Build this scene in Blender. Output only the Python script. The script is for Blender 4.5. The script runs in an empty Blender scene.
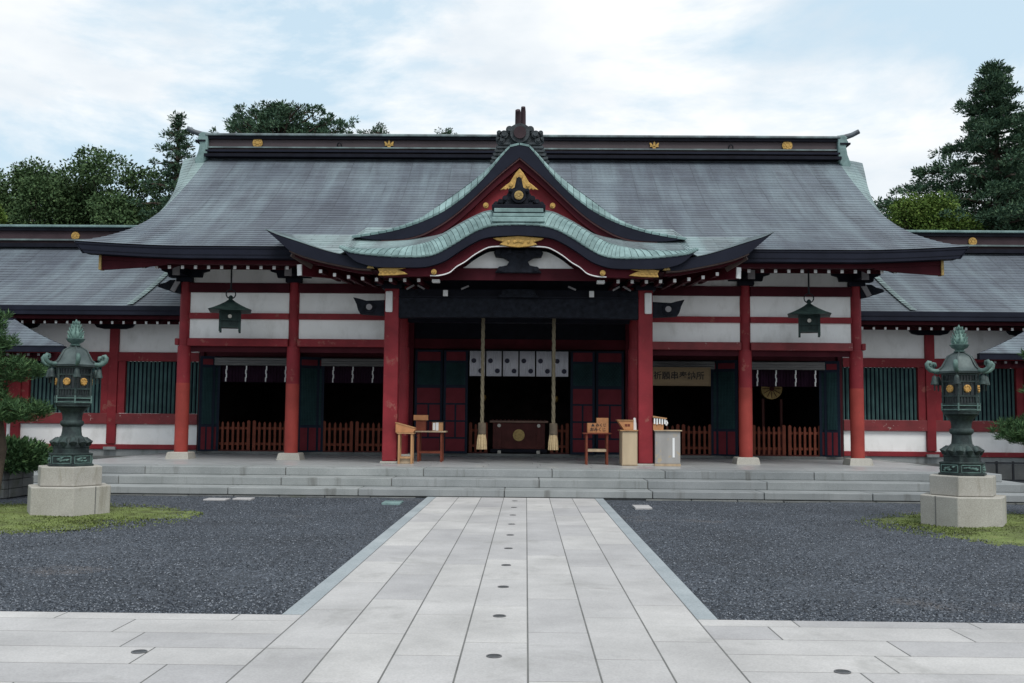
import bpy, bmesh, math, random
import numpy as np
from mathutils import Vector, Matrix
random.seed(7); rng = np.random.default_rng(7)
scene = bpy.context.scene
COL = scene.collection
rad = math.radians

# ------------------------------------------------------------------ camera
cam_data = bpy.data.cameras.new("camera")
cam_data.sensor_width = 36.0
cam_data.lens = 1000.0 / 1024.0 * 36.0
cam_data.clip_end = 2000
cam = bpy.data.objects.new("camera", cam_data); COL.objects.link(cam)
R_ = Vector((0.9998634, 0.01392567, 0.0089025)); U_ = Vector((-0.00782692, -0.07547168, 0.99711723)); F_ = Vector((-0.01455741, 0.9970507, 0.07535238))
cam.matrix_world = Matrix(((R_.x, U_.x, -F_.x, 0.1985), (R_.y, U_.y, -F_.y, 0.0), (R_.z, U_.z, -F_.z, 1.6), (0, 0, 0, 1)))
scene.camera = cam

# ------------------------------------------------------------------ world, sun, exposure
SUN_EL, SUN_ROT = rad(55), rad(155)          # high hazy sun, behind the viewer and to the right
world = bpy.data.worlds.new("World"); scene.world = world; world.use_nodes = True
wt = world.node_tree; wt.nodes.clear()
def wn(t, **k):
    n = wt.nodes.new(t)
    for a, b in k.items(): setattr(n, a, b)
    return n
wout = wn('ShaderNodeOutputWorld'); wbg = wn('ShaderNodeBackground'); wbg.inputs['Strength'].default_value = 0.105
sky = wn('ShaderNodeTexSky', sky_type='NISHITA', sun_disc=False, sun_elevation=SUN_EL, sun_rotation=SUN_ROT)
sky.air_density = 1.2; sky.dust_density = 2.0
wtc = wn('ShaderNodeTexCoord')
wmap = wn('ShaderNodeMapping'); wmap.inputs['Scale'].default_value = (1.0, 1.0, 2.3); wmap.inputs['Location'].default_value = (1.3, 0.9, 0.4)
cn1 = wn('ShaderNodeTexNoise'); cn1.inputs['Scale'].default_value = 2.6; cn1.inputs['Detail'].default_value = 8; cn1.inputs['Roughness'].default_value = 0.6
cn1.inputs['Distortion'].default_value = 0.3
cr1 = wn('ShaderNodeValToRGB'); cr1.color_ramp.elements[0].position = 0.41; cr1.color_ramp.elements[1].position = 0.54
cn2 = wn('ShaderNodeTexNoise'); cn2.inputs['Scale'].default_value = 3.4; cn2.inputs['Detail'].default_value = 6
cr2 = wn('ShaderNodeValToRGB')
cr2.color_ramp.elements[0].position = 0.38; cr2.color_ramp.elements[0].color = (5.5, 6.15, 6.75, 1)
cr2.color_ramp.elements[1].position = 0.56; cr2.color_ramp.elements[1].color = (7.7, 7.85, 7.95, 1)
wveil = wn('ShaderNodeMix', data_type='RGBA'); wveil.inputs['Factor'].default_value = 0.85
wveil.inputs['B'].default_value = (5.0, 6.35, 7.3, 1)
wmix = wn('ShaderNodeMix', data_type='RGBA')
L = wt.links.new
L(wtc.outputs['Generated'], wmap.inputs['Vector']); L(wmap.outputs[0], cn1.inputs['Vector']); L(wmap.outputs[0], cn2.inputs['Vector'])
L(cn1.outputs['Fac'], cr1.inputs['Fac']); L(cn2.outputs['Fac'], cr2.inputs['Fac'])
L(sky.outputs['Color'], wveil.inputs['A'])
L(cr1.outputs['Color'], wmix.inputs['Factor']); L(wveil.outputs['Result'], wmix.inputs['A']); L(cr2.outputs['Color'], wmix.inputs['B'])
L(wmix.outputs['Result'], wbg.inputs['Color']); L(wbg.outputs[0], wout.inputs['Surface'])

sd = bpy.data.lights.new("sun", 'SUN'); sd.energy = 2.1; sd.angle = rad(28); sd.color = (1.0, 0.97, 0.92)
sun = bpy.data.objects.new("sun", sd); COL.objects.link(sun)
# direction towards the sun, same convention as the sky texture (rotation from +Y towards +X)
sdir = Vector((math.sin(SUN_ROT) * math.cos(SUN_EL), math.cos(SUN_ROT) * math.cos(SUN_EL), math.sin(SUN_EL)))
sun.rotation_euler = sdir.to_track_quat('Z', 'Y').to_euler()

vs = scene.view_settings
vs.view_transform = 'Standard'; vs.look = 'None'; vs.exposure = 0.35; vs.gamma = 1.0; vs.use_curve_mapping = False
scene.cycles.max_bounces = 6

# ------------------------------------------------------------------ materials
def new_mat(name):
    m = bpy.data.materials.new(name); m.use_nodes = True
    nt = m.node_tree; b = nt.nodes['Principled BSDF']
    return m, nt, b
def ramp(nt, fac, stops):
    r = nt.nodes.new('ShaderNodeValToRGB')
    e = r.color_ramp.elements
    while len(e) < len(stops): e.new(0.5)
    for i, (p, c) in enumerate(stops):
        e[i].position = p; e[i].color = (*c, 1)
    nt.links.new(fac, r.inputs['Fac']); return r.outputs['Color']
def noise(nt, scale, detail=5, rough=0.55, stretch=None, coord='Object', dist=0.0):
    tc = nt.nodes.new('ShaderNodeTexCoord'); n = nt.nodes.new('ShaderNodeTexNoise')
    n.inputs['Scale'].default_value = scale; n.inputs['Detail'].default_value = detail; n.inputs['Roughness'].default_value = rough
    n.inputs['Distortion'].default_value = dist
    if stretch:
        mp = nt.nodes.new('ShaderNodeMapping'); mp.inputs['Scale'].default_value = stretch
        nt.links.new(tc.outputs[coord], mp.inputs['Vector']); nt.links.new(mp.outputs[0], n.inputs['Vector'])
    else: nt.links.new(tc.outputs[coord], n.inputs['Vector'])
    return n.outputs['Fac']
def mixc(nt, fac, a, b, mode='MIX'):
    m = nt.nodes.new('ShaderNodeMix'); m.data_type = 'RGBA'; m.blend_type = mode
    for sock, v in ((m.inputs['Factor'], fac), (m.inputs['A'], a), (m.inputs['B'], b)):
        if hasattr(v, 'links'): nt.links.new(v, sock)
        elif isinstance(v, tuple): sock.default_value = (*v, 1)
        else: sock.default_value = v
    return m.outputs['Result']
def bump(nt, b, h, strength=0.3, dist=0.02):
    bp = nt.nodes.new('ShaderNodeBump'); bp.inputs['Strength'].default_value = strength; bp.inputs['Distance'].default_value = dist
    nt.links.new(h, bp.inputs['Height']); nt.links.new(bp.outputs[0], b.inputs['Normal'])
def sc(c, k): return tuple(x * k for x in c)
def basic(name, col, rough=0.6, var=0.25, scale=3.0, metal=0.0, bumps=0.15, stretch=None, spec=0.4, worn=None, wornpos=0.66):
    m, nt, b = new_mat(name)
    n = noise(nt, scale, 6, 0.6, stretch)
    c = ramp(nt, n, [(0.3, sc(col, 1 - var)), (0.7, sc(col, 1 + var))])
    if worn:
        n2 = noise(nt, scale * 2.3, 8, 0.7)
        f = ramp(nt, n2, [(wornpos, (0, 0, 0)), (wornpos + 0.05, (1, 1, 1))])
        c = mixc(nt, f, c, worn)
    nt.links.new(c, b.inputs['Base Color'])
    b.inputs['Roughness'].default_value = rough; b.inputs['Metallic'].default_value = metal
    b.inputs['Specular IOR Level'].default_value = spec
    if bumps: bump(nt, b, noise(nt, scale * 8, 4, 0.6, stretch), bumps, 0.01)
    return m
M = {}
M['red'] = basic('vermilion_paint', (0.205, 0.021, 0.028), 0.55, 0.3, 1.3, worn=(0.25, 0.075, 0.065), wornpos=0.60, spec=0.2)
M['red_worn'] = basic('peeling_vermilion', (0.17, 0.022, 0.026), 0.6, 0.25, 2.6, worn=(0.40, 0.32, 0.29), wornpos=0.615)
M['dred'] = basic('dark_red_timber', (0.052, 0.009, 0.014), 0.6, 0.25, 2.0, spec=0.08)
M['black'] = basic('black_lacquer_timber', (0.009, 0.010, 0.016), 0.5, 0.3, 3.0, spec=0.08)
M['carved'] = basic('carved_dark_timber', (0.012, 0.014, 0.020), 0.55, 0.5, 9.0, bumps=0.9, spec=0.08)
M['fascia'] = basic('dark_copper_fascia', (0.013, 0.015, 0.025), 0.55, 0.22, 1.5, spec=0.08)
M['white'] = basic('white_painted_end', (0.72, 0.72, 0.72), 0.7, 0.06, 4.0)
M['gold'] = basic('gilt_metal', (0.42, 0.26, 0.075), 0.45, 0.3, 14.0, metal=0.4)
M['oldgold'] = basic('dull_gilt', (0.36, 0.25, 0.09), 0.5, 0.3, 14.0, metal=0.3)
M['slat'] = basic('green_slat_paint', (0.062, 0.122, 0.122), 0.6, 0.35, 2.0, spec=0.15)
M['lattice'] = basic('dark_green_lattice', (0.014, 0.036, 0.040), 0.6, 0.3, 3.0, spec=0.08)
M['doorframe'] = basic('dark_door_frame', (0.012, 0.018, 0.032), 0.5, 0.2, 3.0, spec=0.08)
M['panel'] = basic('maroon_panel', (0.13, 0.02, 0.028), 0.55, 0.2, 2.5, spec=0.08)
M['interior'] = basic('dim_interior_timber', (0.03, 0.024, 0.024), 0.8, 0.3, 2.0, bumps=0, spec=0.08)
M['wood'] = basic('pale_cypress', (0.36, 0.195, 0.09), 0.6, 0.25, 5.0, stretch=(1, 1, 0.15))
M['wood2'] = basic('aged_plywood', (0.36, 0.27, 0.18), 0.6, 0.3, 4.0, stretch=(1, 1, 0.12))
M['wood_o'] = basic('orange_wood', (0.40, 0.18, 0.075), 0.6, 0.2, 5.0)
M['picket'] = basic('red_brown_picket', (0.155, 0.045, 0.028), 0.6, 0.25, 4.0, spec=0.1)
M['boxwood'] = basic('dark_red_lacquer', (0.075, 0.022, 0.02), 0.35, 0.3, 3.0, spec=0.08)
M['cloth'] = basic('white_cloth', (0.62, 0.62, 0.68), 0.9, 0.05, 3.0)
M['crest'] = basic('navy_crest', (0.045, 0.045, 0.07), 0.9, 0.1, 3.0)
M['purple'] = basic('dark_purple_cloth', (0.022, 0.009, 0.02), 0.9, 0.2, 3.0, spec=0.08)
M['paper'] = basic('white_paper', (0.7, 0.7, 0.7), 0.9, 0.05, 3.0)
M['blind'] = basic('bamboo_blind', (0.15, 0.15, 0.15), 0.8, 0.3, 9.0, stretch=(0.2, 1, 6))
M['rope'] = basic('straw_rope', (0.16, 0.135, 0.09), 0.85, 0.25, 20.0)
M['tassel'] = basic('pale_tassel', (0.44, 0.33, 0.19), 0.85, 0.2, 20.0)
M['ink'] = basic('black_ink', (0.02, 0.018, 0.018), 0.7, 0.1, 3.0)
M['bronze'] = None
M['iron'] = basic('dark_iron', (0.02, 0.022, 0.026), 0.5, 0.2, 5.0, metal=0.4, spec=0.08)
M['bark'] = basic('bark', (0.07, 0.052, 0.04), 0.9, 0.4, 5.0, bumps=0.6)
M['amber_gilt'] = basic('amber_crest', (0.50, 0.29, 0.085), 0.45, 0.15, 10.0, metal=0.25)  # gilt metal of the lantern crests, amber by its own colour
M['soil'] = basic('soil', (0.06, 0.052, 0.042), 0.95, 0.3, 3.0)

def mk_plaster():
    m, nt, b = new_mat('white_plaster')
    n = noise(nt, 0.9, 6, 0.6); n2 = noise(nt, 2.2, 7, 0.65, (1, 1, 0.5))
    c = ramp(nt, n, [(0.3, (0.78, 0.78, 0.77)), (0.65, (0.88, 0.88, 0.88))])
    f = ramp(nt, n2, [(0.50, (0, 0, 0)), (0.8, (0.55, 0.55, 0.55))])
    nt.links.new(mixc(nt, f, c, (0.40, 0.39, 0.36)), b.inputs['Base Color'])
    b.inputs['Roughness'].default_value = 0.85; bump(nt, b, noise(nt, 30, 3), 0.08, 0.01)
    return m
M['plaster'] = mk_plaster()

def mk_roof(name, col, tint, tamt):
    """copper tile courses: UV.x runs along the course (metres), UV.y counts courses"""
    m, nt, b = new_mat(name)
    tc = nt.nodes.new('ShaderNodeTexCoord'); mp = nt.nodes.new('ShaderNodeMapping'); nt.links.new(tc.outputs['UV'], mp.inputs['Vector'])
    br = nt.nodes.new('ShaderNodeTexBrick'); nt.links.new(mp.outputs[0], br.inputs['Vector'])
    br.inputs['Scale'].default_value = 1.0; br.inputs['Brick Width'].default_value = 0.62; br.inputs['Row Height'].default_value = 1.0
    br.inputs['Mortar Size'].default_value = 0.012; br.inputs['Bias'].default_value = 0.0
    br.inputs['Color1'].default_value = (*sc(col, 0.86), 1); br.inputs['Color2'].default_value = (*sc(col, 1.14), 1); br.inputs['Mortar'].default_value = (*sc(col, 0.6), 1)
    ms = nt.nodes.new('ShaderNodeMapping'); ms.inputs['Scale'].default_value = (1.0, 0.10, 0.10); nt.links.new(tc.outputs['Object'], ms.inputs['Vector'])
    n = nt.nodes.new('ShaderNodeTexNoise'); n.inputs['Scale'].default_value = 2.0; n.inputs['Detail'].default_value = 8; n.inputs['Roughness'].default_value = 0.62
    nt.links.new(ms.outputs[0], n.inputs['Vector'])
    f = ramp(nt, n.outputs['Fac'], [(0.42, (0, 0, 0)), (0.68, (tamt, tamt, tamt))])
    c = mixc(nt, f, br.outputs['Color'], tint)
    n3 = noise(nt, 0.45, 5, 0.6)
    f3 = ramp(nt, n3, [(0.36, (0.74, 0.73, 0.77)), (0.64, (1.14, 1.14, 1.12))])
    c = mixc(nt, 1.0, c, f3, 'MULTIPLY')
    nt.links.new(c, b.inputs['Base Color'])
    b.inputs['Roughness'].default_value = 0.55; b.inputs['Metallic'].default_value = 0.0; b.inputs['Specular IOR Level'].default_value = 0.45
    return m
M['roof'] = mk_roof('weathered_copper_tiles', (0.084, 0.099, 0.120), (0.145, 0.185, 0.21), 0.8)
M['roof_p'] = mk_roof('pale_porch_copper', (0.155, 0.19, 0.20), (0.24, 0.33, 0.335), 0.8)
M['roof_g'] = mk_roof('verdigris_copper_tiles', (0.14, 0.185, 0.19), (0.22, 0.31, 0.31), 0.7)

def mk_verdi(name, c0, c1, scale=3.0, lo=0.35, hi=0.65, rough=0.55, metal=0.0, bumps=0.3):
    m, nt, b = new_mat(name)
    n = noise(nt, scale, 8, 0.65)
    geo = nt.nodes.new('ShaderNodeNewGeometry')
    c = ramp(nt, n, [(lo, c0), (hi, c1)])
    k = ramp(nt, geo.outputs['Random Per Island'], [(0, (0.8, 0.8, 0.8)), (1, (1.15, 1.15, 1.15))])
    c = mixc(nt, 1.0, c, k, 'MULTIPLY')
    nt.links.new(c, b.inputs['Base Color']); b.inputs['Roughness'].default_value = rough; b.inputs['Metallic'].default_value = metal; b.inputs['Specular IOR Level'].default_value = 0.2
    bump(nt, b, noise(nt, scale * 6, 6, 0.65), bumps, 0.015)
    return m
M['verdi'] = mk_verdi('verdigris_copper', (0.105, 0.165, 0.165), (0.235, 0.345, 0.34), 2.2)
M['bronze'] = mk_verdi('patinated_bronze', (0.024, 0.032, 0.033), (0.070, 0.105, 0.098), 5.0, 0.42, 0.78, 0.5, 0.25, 0.5)
M['bronze_g'] = mk_verdi('verdigris_bronze', (0.055, 0.092, 0.086), (0.15, 0.24, 0.215), 6.0, 0.35, 0.7, 0.55, 0.1, 0.5)
M['lampgreen'] = mk_verdi('dark_green_bronze', (0.008, 0.017, 0.017), (0.026, 0.046, 0.042), 5.0, 0.4, 0.7, 0.5, 0.2, 0.3)

def mk_stone(name, c0, c1, scale=1.2, island=0.12, speck=0.25, stain=None, rough=0.75, streak=None):
    m, nt, b = new_mat(name)
    n = noise(nt, scale, 6, 0.6)
    c = ramp(nt, n, [(0.3, c0), (0.7, c1)])
    sp = noise(nt, 70, 2, 0.5)
    k = ramp(nt, sp, [(0.3, (1 - speck,) * 3), (0.7, (1 + speck,) * 3)])
    c = mixc(nt, 1.0, c, k, 'MULTIPLY')
    geo = nt.nodes.new('ShaderNodeNewGeometry')
    k2 = ramp(nt, geo.outputs['Random Per Island'], [(0, (1 - island, 1 - island, 1 - island * 0.8)), (1, (1 + island, 1 + island * 0.95, 1 + island * 0.9))])
    c = mixc(nt, 1.0, c, k2, 'MULTIPLY')
    if stain:
        n2 = noise(nt, scale * 1.1, 8, 0.68, streak, dist=0.6)
        f = ramp(nt, n2, [(0.56, (0, 0, 0)), (0.72, (0.75, 0.75, 0.75))])
        c = mixc(nt, f, c, stain)
    nt.links.new(c, b.inputs['Base Color']); b.inputs['Roughness'].default_value = rough
    bump(nt, b, sp, 0.12, 0.006)
    return m
M['pave'] = mk_stone('pale_granite_paving', (0.31, 0.303, 0.298), (0.43, 0.42, 0.412), 1.1, 0.13, 0.09, (0.24, 0.235, 0.225))
M['kerb'] = mk_stone('blue_grey_edging', (0.22, 0.25, 0.265), (0.30, 0.33, 0.345), 1.2, 0.08, 0.15)
M['step'] = mk_stone('grey_granite_step', (0.18, 0.195, 0.195), (0.27, 0.285, 0.285), 0.9, 0.14, 0.12, (0.085, 0.085, 0.078), streak=(2.6, 1.0, 0.25))
M['terrace'] = mk_stone('worn_granite_floor', (0.30, 0.315, 0.32), (0.38, 0.395, 0.40), 0.9, 0.08, 0.10, rough=0.32)
M['pedestal'] = mk_stone('buff_granite', (0.30, 0.285, 0.25), (0.40, 0.385, 0.345), 1.6, 0.10, 0.16, (0.17, 0.15, 0.11), streak=(1.5, 1.5, 0.4))
M['darkstone'] = mk_stone('dark_mossy_stone', (0.07, 0.075, 0.075), (0.15, 0.155, 0.15), 2.0, 0.2, 0.2, (0.05, 0.06, 0.03))
M['joint'] = basic('dark_joint', (0.13, 0.13, 0.125), 0.95, 0.2, 3.0, bumps=0)

def mk_gravel():
    m, nt, b = new_mat('dark_gravel')
    tc = nt.nodes.new('ShaderNodeTexCoord')
    v = nt.nodes.new('ShaderNodeTexVoronoi'); v.inputs['Scale'].default_value = 52; nt.links.new(tc.outputs['Object'], v.inputs['Vector'])
    bw = nt.nodes.new('ShaderNodeRGBToBW'); nt.links.new(v.outputs['Color'], bw.inputs[0])
    c = ramp(nt, bw.outputs[0], [(0.15, (0.014, 0.016, 0.020)), (0.5, (0.036, 0.043, 0.054)), (0.78, (0.075, 0.086, 0.104)), (0.95, (0.17, 0.19, 0.22))])
    n = noise(nt, 0.55, 6, 0.6)
    k = ramp(nt, n, [(0.32, (0.68, 0.70, 0.74)), (0.5, (0.96, 0.99, 1.03)), (0.68, (1.24, 1.26, 1.30))])
    c = mixc(nt, 1.0, c, k, 'MULTIPLY')
    n2 = noise(nt, 0.35, 7, 0.65)
    f2 = ramp(nt, n2, [(0.60, (0, 0, 0)), (0.70, (0.55, 0.55, 0.55))])
    c = mixc(nt, f2, c, (0.115, 0.095, 0.085))
    nt.links.new(c, b.inputs['Base Color']); b.inputs['Roughness'].default_value = 0.8
    inv = nt.nodes.new('ShaderNodeMath'); inv.operation = 'SUBTRACT'; inv.inputs[0].default_value = 1.0; nt.links.new(v.outputs['Distance'], inv.inputs[1])
    bump(nt, b, inv.outputs[0], 0.9, 0.02)
    return m
M['gravel'] = mk_gravel()
def mk_moss(name='moss_turf', a=(0.07, 0.085, 0.022), c1=(0.145, 0.19, 0.05)):
    m, nt, b = new_mat(name)
    n = noise(nt, 1.7, 10, 0.78)
    c = ramp(nt, n, [(0.28, (0.035, 0.045, 0.015)), (0.42, a), (0.58, c1), (0.70, (0.20, 0.185, 0.085)), (0.8, (0.13, 0.11, 0.07))])
    nt.links.new(c, b.inputs['Base Color']); b.inputs['Roughness'].default_value = 0.95
    bump(nt, b, noise(nt, 60, 4, 0.7), 0.8, 0.02)
    return m
M['moss'] = mk_moss()
def mk_leaf(name, c0, c1, c2):
    m, nt, b = new_mat(name)
    geo = nt.nodes.new('ShaderNodeNewGeometry')
    c = ramp(nt, geo.outputs['Random Per Island'], [(0.0, c0), (0.6, c1), (1.0, c2)])
    nt.links.new(c, b.inputs['Base Color']); b.inputs['Roughness'].default_value = 0.6
    b.inputs['Specular IOR Level'].default_value = 0.08
    return m
M['leaf'] = mk_leaf('broad_leaf', (0.038, 0.072, 0.032), (0.058, 0.102, 0.043), (0.088, 0.138, 0.058))
M['leaf_y'] = mk_leaf('bright_leaf', (0.06, 0.11, 0.025), (0.10, 0.16, 0.035), (0.15, 0.21, 0.05))
M['needle'] = mk_leaf('conifer_needle', (0.038, 0.075, 0.052), (0.06, 0.11, 0.068), (0.09, 0.145, 0.08))
M['pebble'] = mk_leaf('loose_stone', (0.016, 0.019, 0.024), (0.05, 0.058, 0.072), (0.19, 0.205, 0.23))
M['pine'] = mk_leaf('pine_needle', (0.030, 0.065, 0.030), (0.05, 0.10, 0.042), (0.08, 0.14, 0.055))


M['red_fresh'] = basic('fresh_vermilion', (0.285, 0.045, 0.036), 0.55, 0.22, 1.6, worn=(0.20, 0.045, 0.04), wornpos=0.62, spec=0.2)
M['lens'] = basic('dusty_lens', (0.05, 0.052, 0.055), 0.4, 0.3, 20.0)
M['lens_rim'] = basic('dull_steel_rim', (0.14, 0.14, 0.145), 0.45, 0.2, 20.0, metal=0.5)
M['carved_g'] = basic('carved_grey_copper', (0.05, 0.058, 0.064), 0.55, 0.5, 9.0, bumps=0.8, spec=0.08)
M['ridge_dark'] = basic('brown_ridge_copper', (0.048, 0.033, 0.038), 0.55, 0.25, 1.2, spec=0.08)
M['mould'] = basic('dull_eave_moulding', (0.085, 0.06, 0.055), 0.6, 0.2, 3.0, spec=0.08)
M['mould2'] = basic('greyed_painted_end', (0.24, 0.23, 0.24), 0.7, 0.15, 4.0)
M['mould3'] = basic('pale_metal_stud', (0.42, 0.40, 0.36), 0.45, 0.2, 8.0, metal=0.3)
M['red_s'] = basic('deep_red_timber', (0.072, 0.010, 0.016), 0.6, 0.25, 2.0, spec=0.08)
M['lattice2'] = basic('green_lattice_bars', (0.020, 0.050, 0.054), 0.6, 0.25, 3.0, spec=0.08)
M['verdi2'] = mk_verdi('pale_valley_copper', (0.11, 0.145, 0.15), (0.20, 0.27, 0.265), 1.6)
M['bronze_r'] = mk_verdi('roof_patina_bronze', (0.046, 0.062, 0.063), (0.095, 0.122, 0.121), 4.0, 0.38, 0.7, 0.5, 0.2, 0.3)
M['bronze_g2'] = mk_verdi('bright_verdigris_bronze', (0.065, 0.115, 0.105), (0.16, 0.26, 0.23), 8.0, 0.35, 0.65, 0.55, 0.1, 0.4)
M['lampdark'] = basic('dark_lamp_glass', (0.02, 0.026, 0.028), 0.3, 0.2, 4.0)
M['lampgreen2'] = mk_verdi('green_bronze_frame', (0.010, 0.022, 0.021), (0.03, 0.052, 0.047), 5.0, 0.4, 0.7, 0.5, 0.2, 0.3)
M['sleeve'] = basic('worn_rope_sleeve', (0.11, 0.085, 0.06), 0.8, 0.3, 8.0)
M['rimwood'] = basic('worn_lacquer_rim', (0.16, 0.085, 0.06), 0.45, 0.3, 5.0)
M['signwood'] = basic('sign_board_wood', (0.22, 0.155, 0.085), 0.6, 0.2, 4.0, stretch=(0.2, 1, 1.5))
M['wood3'] = basic('beige_door_ply', (0.42, 0.33, 0.22), 0.6, 0.15, 3.0, stretch=(1, 1, 0.15))
M['greyply'] = basic('weathered_grey_ply', (0.27, 0.26, 0.25), 0.65, 0.2, 3.0, stretch=(1, 1, 0.2), worn=(0.36, 0.29, 0.2), wornpos=0.58)

# ------------------------------------------------------------------ mesh helpers
def wloc(o):
    v = Vector((0, 0, 0))
    while o is not None: v += o.location; o = o.parent
    return v
class MB:
    def __init__(s): s.v = []; s.f = []; s.uv = {}
    def quad(s, a, b, c, d, uv=None):
        i = len(s.v); s.v += [tuple(a), tuple(b), tuple(c), tuple(d)]; s.f.append((i, i + 1, i + 2, i + 3))
        if uv: s.uv[len(s.f) - 1] = uv
    def box(s, x0, x1, y0, y1, z0, z1):
        i = len(s.v)
        s.v += [(x0, y0, z0), (x1, y0, z0), (x1, y1, z0), (x0, y1, z0), (x0, y0, z1), (x1, y0, z1), (x1, y1, z1), (x0, y1, z1)]
        s.f += [(i, i + 3, i + 2, i + 1), (i + 4, i + 5, i + 6, i + 7), (i, i + 1, i + 5, i + 4), (i + 1, i + 2, i + 6, i + 5), (i + 2, i + 3, i + 7, i + 6), (i + 3, i, i + 4, i + 7)]
        return s
    def bar(s, p0, p1, w, h, up=(0, 0, 1)):
        p0 = Vector(p0); p1 = Vector(p1); d = (p1 - p0).normalized(); r = d.cross(Vector(up)).normalized(); u = r.cross(d)
        i = len(s.v)
        for p in (p0, p1):
            for a, b in ((-1, -1), (1, -1), (1, 1), (-1, 1)): s.v.append(tuple(p + r * (a * w / 2) + u * (b * h / 2)))
        s.f += [(i, i + 1, i + 2, i + 3), (i + 7, i + 6, i + 5, i + 4)] + [(i + k, i + 4 + k, i + 4 + (k + 1) % 4, i + (k + 1) % 4) for k in range(4)]
        return s
    def tube(s, pts, rs, n=10, cap=True):
        pts = [Vector(p) for p in pts]
        if not hasattr(rs, '__len__'): rs = [rs] * len(pts)
        base = len(s.v); prev = None
        for k, p in enumerate(pts):
            d = (pts[min(k + 1, len(pts) - 1)] - pts[max(k - 1, 0)]).normalized()
            a = prev if prev is not None else (Vector((0, 0, 1)) if abs(d.z) < 0.9 else Vector((1, 0, 0)))
            r = (a - d * a.dot(d)).normalized(); prev = r; u = d.cross(r)
            for j in range(n):
                t = 2 * math.pi * j / n; s.v.append(tuple(p + (r * math.cos(t) + u * math.sin(t)) * rs[k]))
        for k in range(len(pts) - 1):
            for j in range(n):
                a = base + k * n + j; b = base + k * n + (j + 1) % n; s.f.append((a, b, b + n, a + n))
        if cap:
            s.f.append(tuple(base + j for j in reversed(range(n)))); s.f.append(tuple(base + (len(pts) - 1) * n + j for j in range(n)))
        return s
    def lathe(s, cx, cy, prof, n=24, ang=0.0, cap=True):
        base = len(s.v)
        for r, z in prof:
            for j in range(n):
                t = ang + 2 * math.pi * j / n; s.v.append((cx + r * math.cos(t), cy + r * math.sin(t), z))
        for k in range(len(prof) - 1):
            for j in range(n):
                a = base + k * n + j; b = base + k * n + (j + 1) % n; s.f.append((a, b, b + n, a + n))
        if cap:
            s.f.append(tuple(base + j for j in reversed(range(n)))); s.f.append(tuple(base + (len(prof) - 1) * n + j for j in range(n)))
        return s
    def prism_y(s, poly, y0, y1):
        """polygon in (x,z), extruded along y"""
        i = len(s.v); n = len(poly)
        s.v += [(x, y0, z) for x, z in poly] + [(x, y1, z) for x, z in poly]
        s.f += [tuple(range(i, i + n)), tuple(reversed(range(i + n, i + 2 * n)))]
        s.f += [(i + k, i + n + k, i + n + (k + 1) % n, i + (k + 1) % n) for k in range(n)]
        return s
    def band(s, top, bot, y0, y1):
        """solid band between two (x,z) polylines of equal length, extruded in y"""
        for k in range(len(top) - 1):
            (ax, az), (bx, bz) = top[k], top[k + 1]; (cx, cz), (dx, dz) = bot[k], bot[k + 1]
            s.quad((cx, y0, cz), (dx, y0, dz), (bx, y0, bz), (ax, y0, az))
            s.quad((cx, y1, cz), (ax, y1, az), (bx, y1, bz), (dx, y1, dz))
            s.quad((ax, y0, az), (bx, y0, bz), (bx, y1, bz), (ax, y1, az))
            s.quad((cx, y0, cz), (cx, y1, cz), (dx, y1, dz), (dx, y0, dz))
        for k in (0, -1):
            (ax, az), (cx, cz) = top[k], bot[k]
            s.quad((ax, y0, az), (ax, y1, az), (cx, y1, cz), (cx, y0, cz))
        return s
    def disc_y(s, cx, cz, r, y0, y1, n=20):
        return s.prism_y([(cx + r * math.cos(2 * math.pi * k / n), cz + r * math.sin(2 * math.pi * k / n)) for k in range(n)], y0, y1)
    def build(s, name, mat, parent=None, loc=None, smooth=None, merge=False, bevel=0):
        w = wloc(parent)
        o_world = Vector(loc) if loc is not None else w
        me = bpy.data.meshes.new(name)
        me.from_pydata([(x - o_world.x, y - o_world.y, z - o_world.z) for x, y, z in s.v], [], s.f)
        if s.uv:
            ul = me.uv_layers.new(name='UVMap')
            for fi, uv in s.uv.items():
                for k, li in enumerate(me.polygons[fi].loop_indices): ul.data[li].uv = uv[k]
        bm = bmesh.new(); bm.from_mesh(me)
        if merge: bmesh.ops.remove_doubles(bm, verts=bm.verts, dist=0.0005)
        bmesh.ops.recalc_face_normals(bm, faces=bm.faces)
        bm.to_mesh(me); bm.free()
        me.materials.append(mat)
        if smooth is not None:
            me.shade_smooth(); me.set_sharp_from_angle(angle=rad(smooth))
        o = bpy.data.objects.new(name, me); COL.objects.link(o)
        if parent is not None: o.parent = parent
        o.location = o_world - w
        if bevel:
            bv = o.modifiers.new('bevel', 'BEVEL'); bv.width = bevel; bv.segments = 2; bv.limit_method = 'ANGLE'
        return o
def tag(o, label=None, cat=None, group=None, kind=None):
    if label: o['label'] = label
    if cat: o['category'] = cat
    if group: o['group'] = group
    if kind: o['kind'] = kind
    return o
def thing(name, label, cat, loc, group=None):
    o = bpy.data.objects.new(name, None); COL.objects.link(o); o.location = loc; o.empty_display_size = 0.3
    return tag(o, label, cat, group)
def dup(o, parent=None, loc=None, label=None):
    c = o.copy(); COL.objects.link(c)
    if parent is not None: c.parent = parent
    if loc is not None: c.location = loc
    if label: c['label'] = label
    for ch in list(o.children): dup(ch, c)
    return c
def interp(pts, x):
    if x <= pts[0][0]: return pts[0][1]
    for (a, b), (c, d) in zip(pts, pts[1:]):
        if x <= c: return b + (d - b) * (x - a) / (c - a)
    return pts[-1][1]
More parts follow.
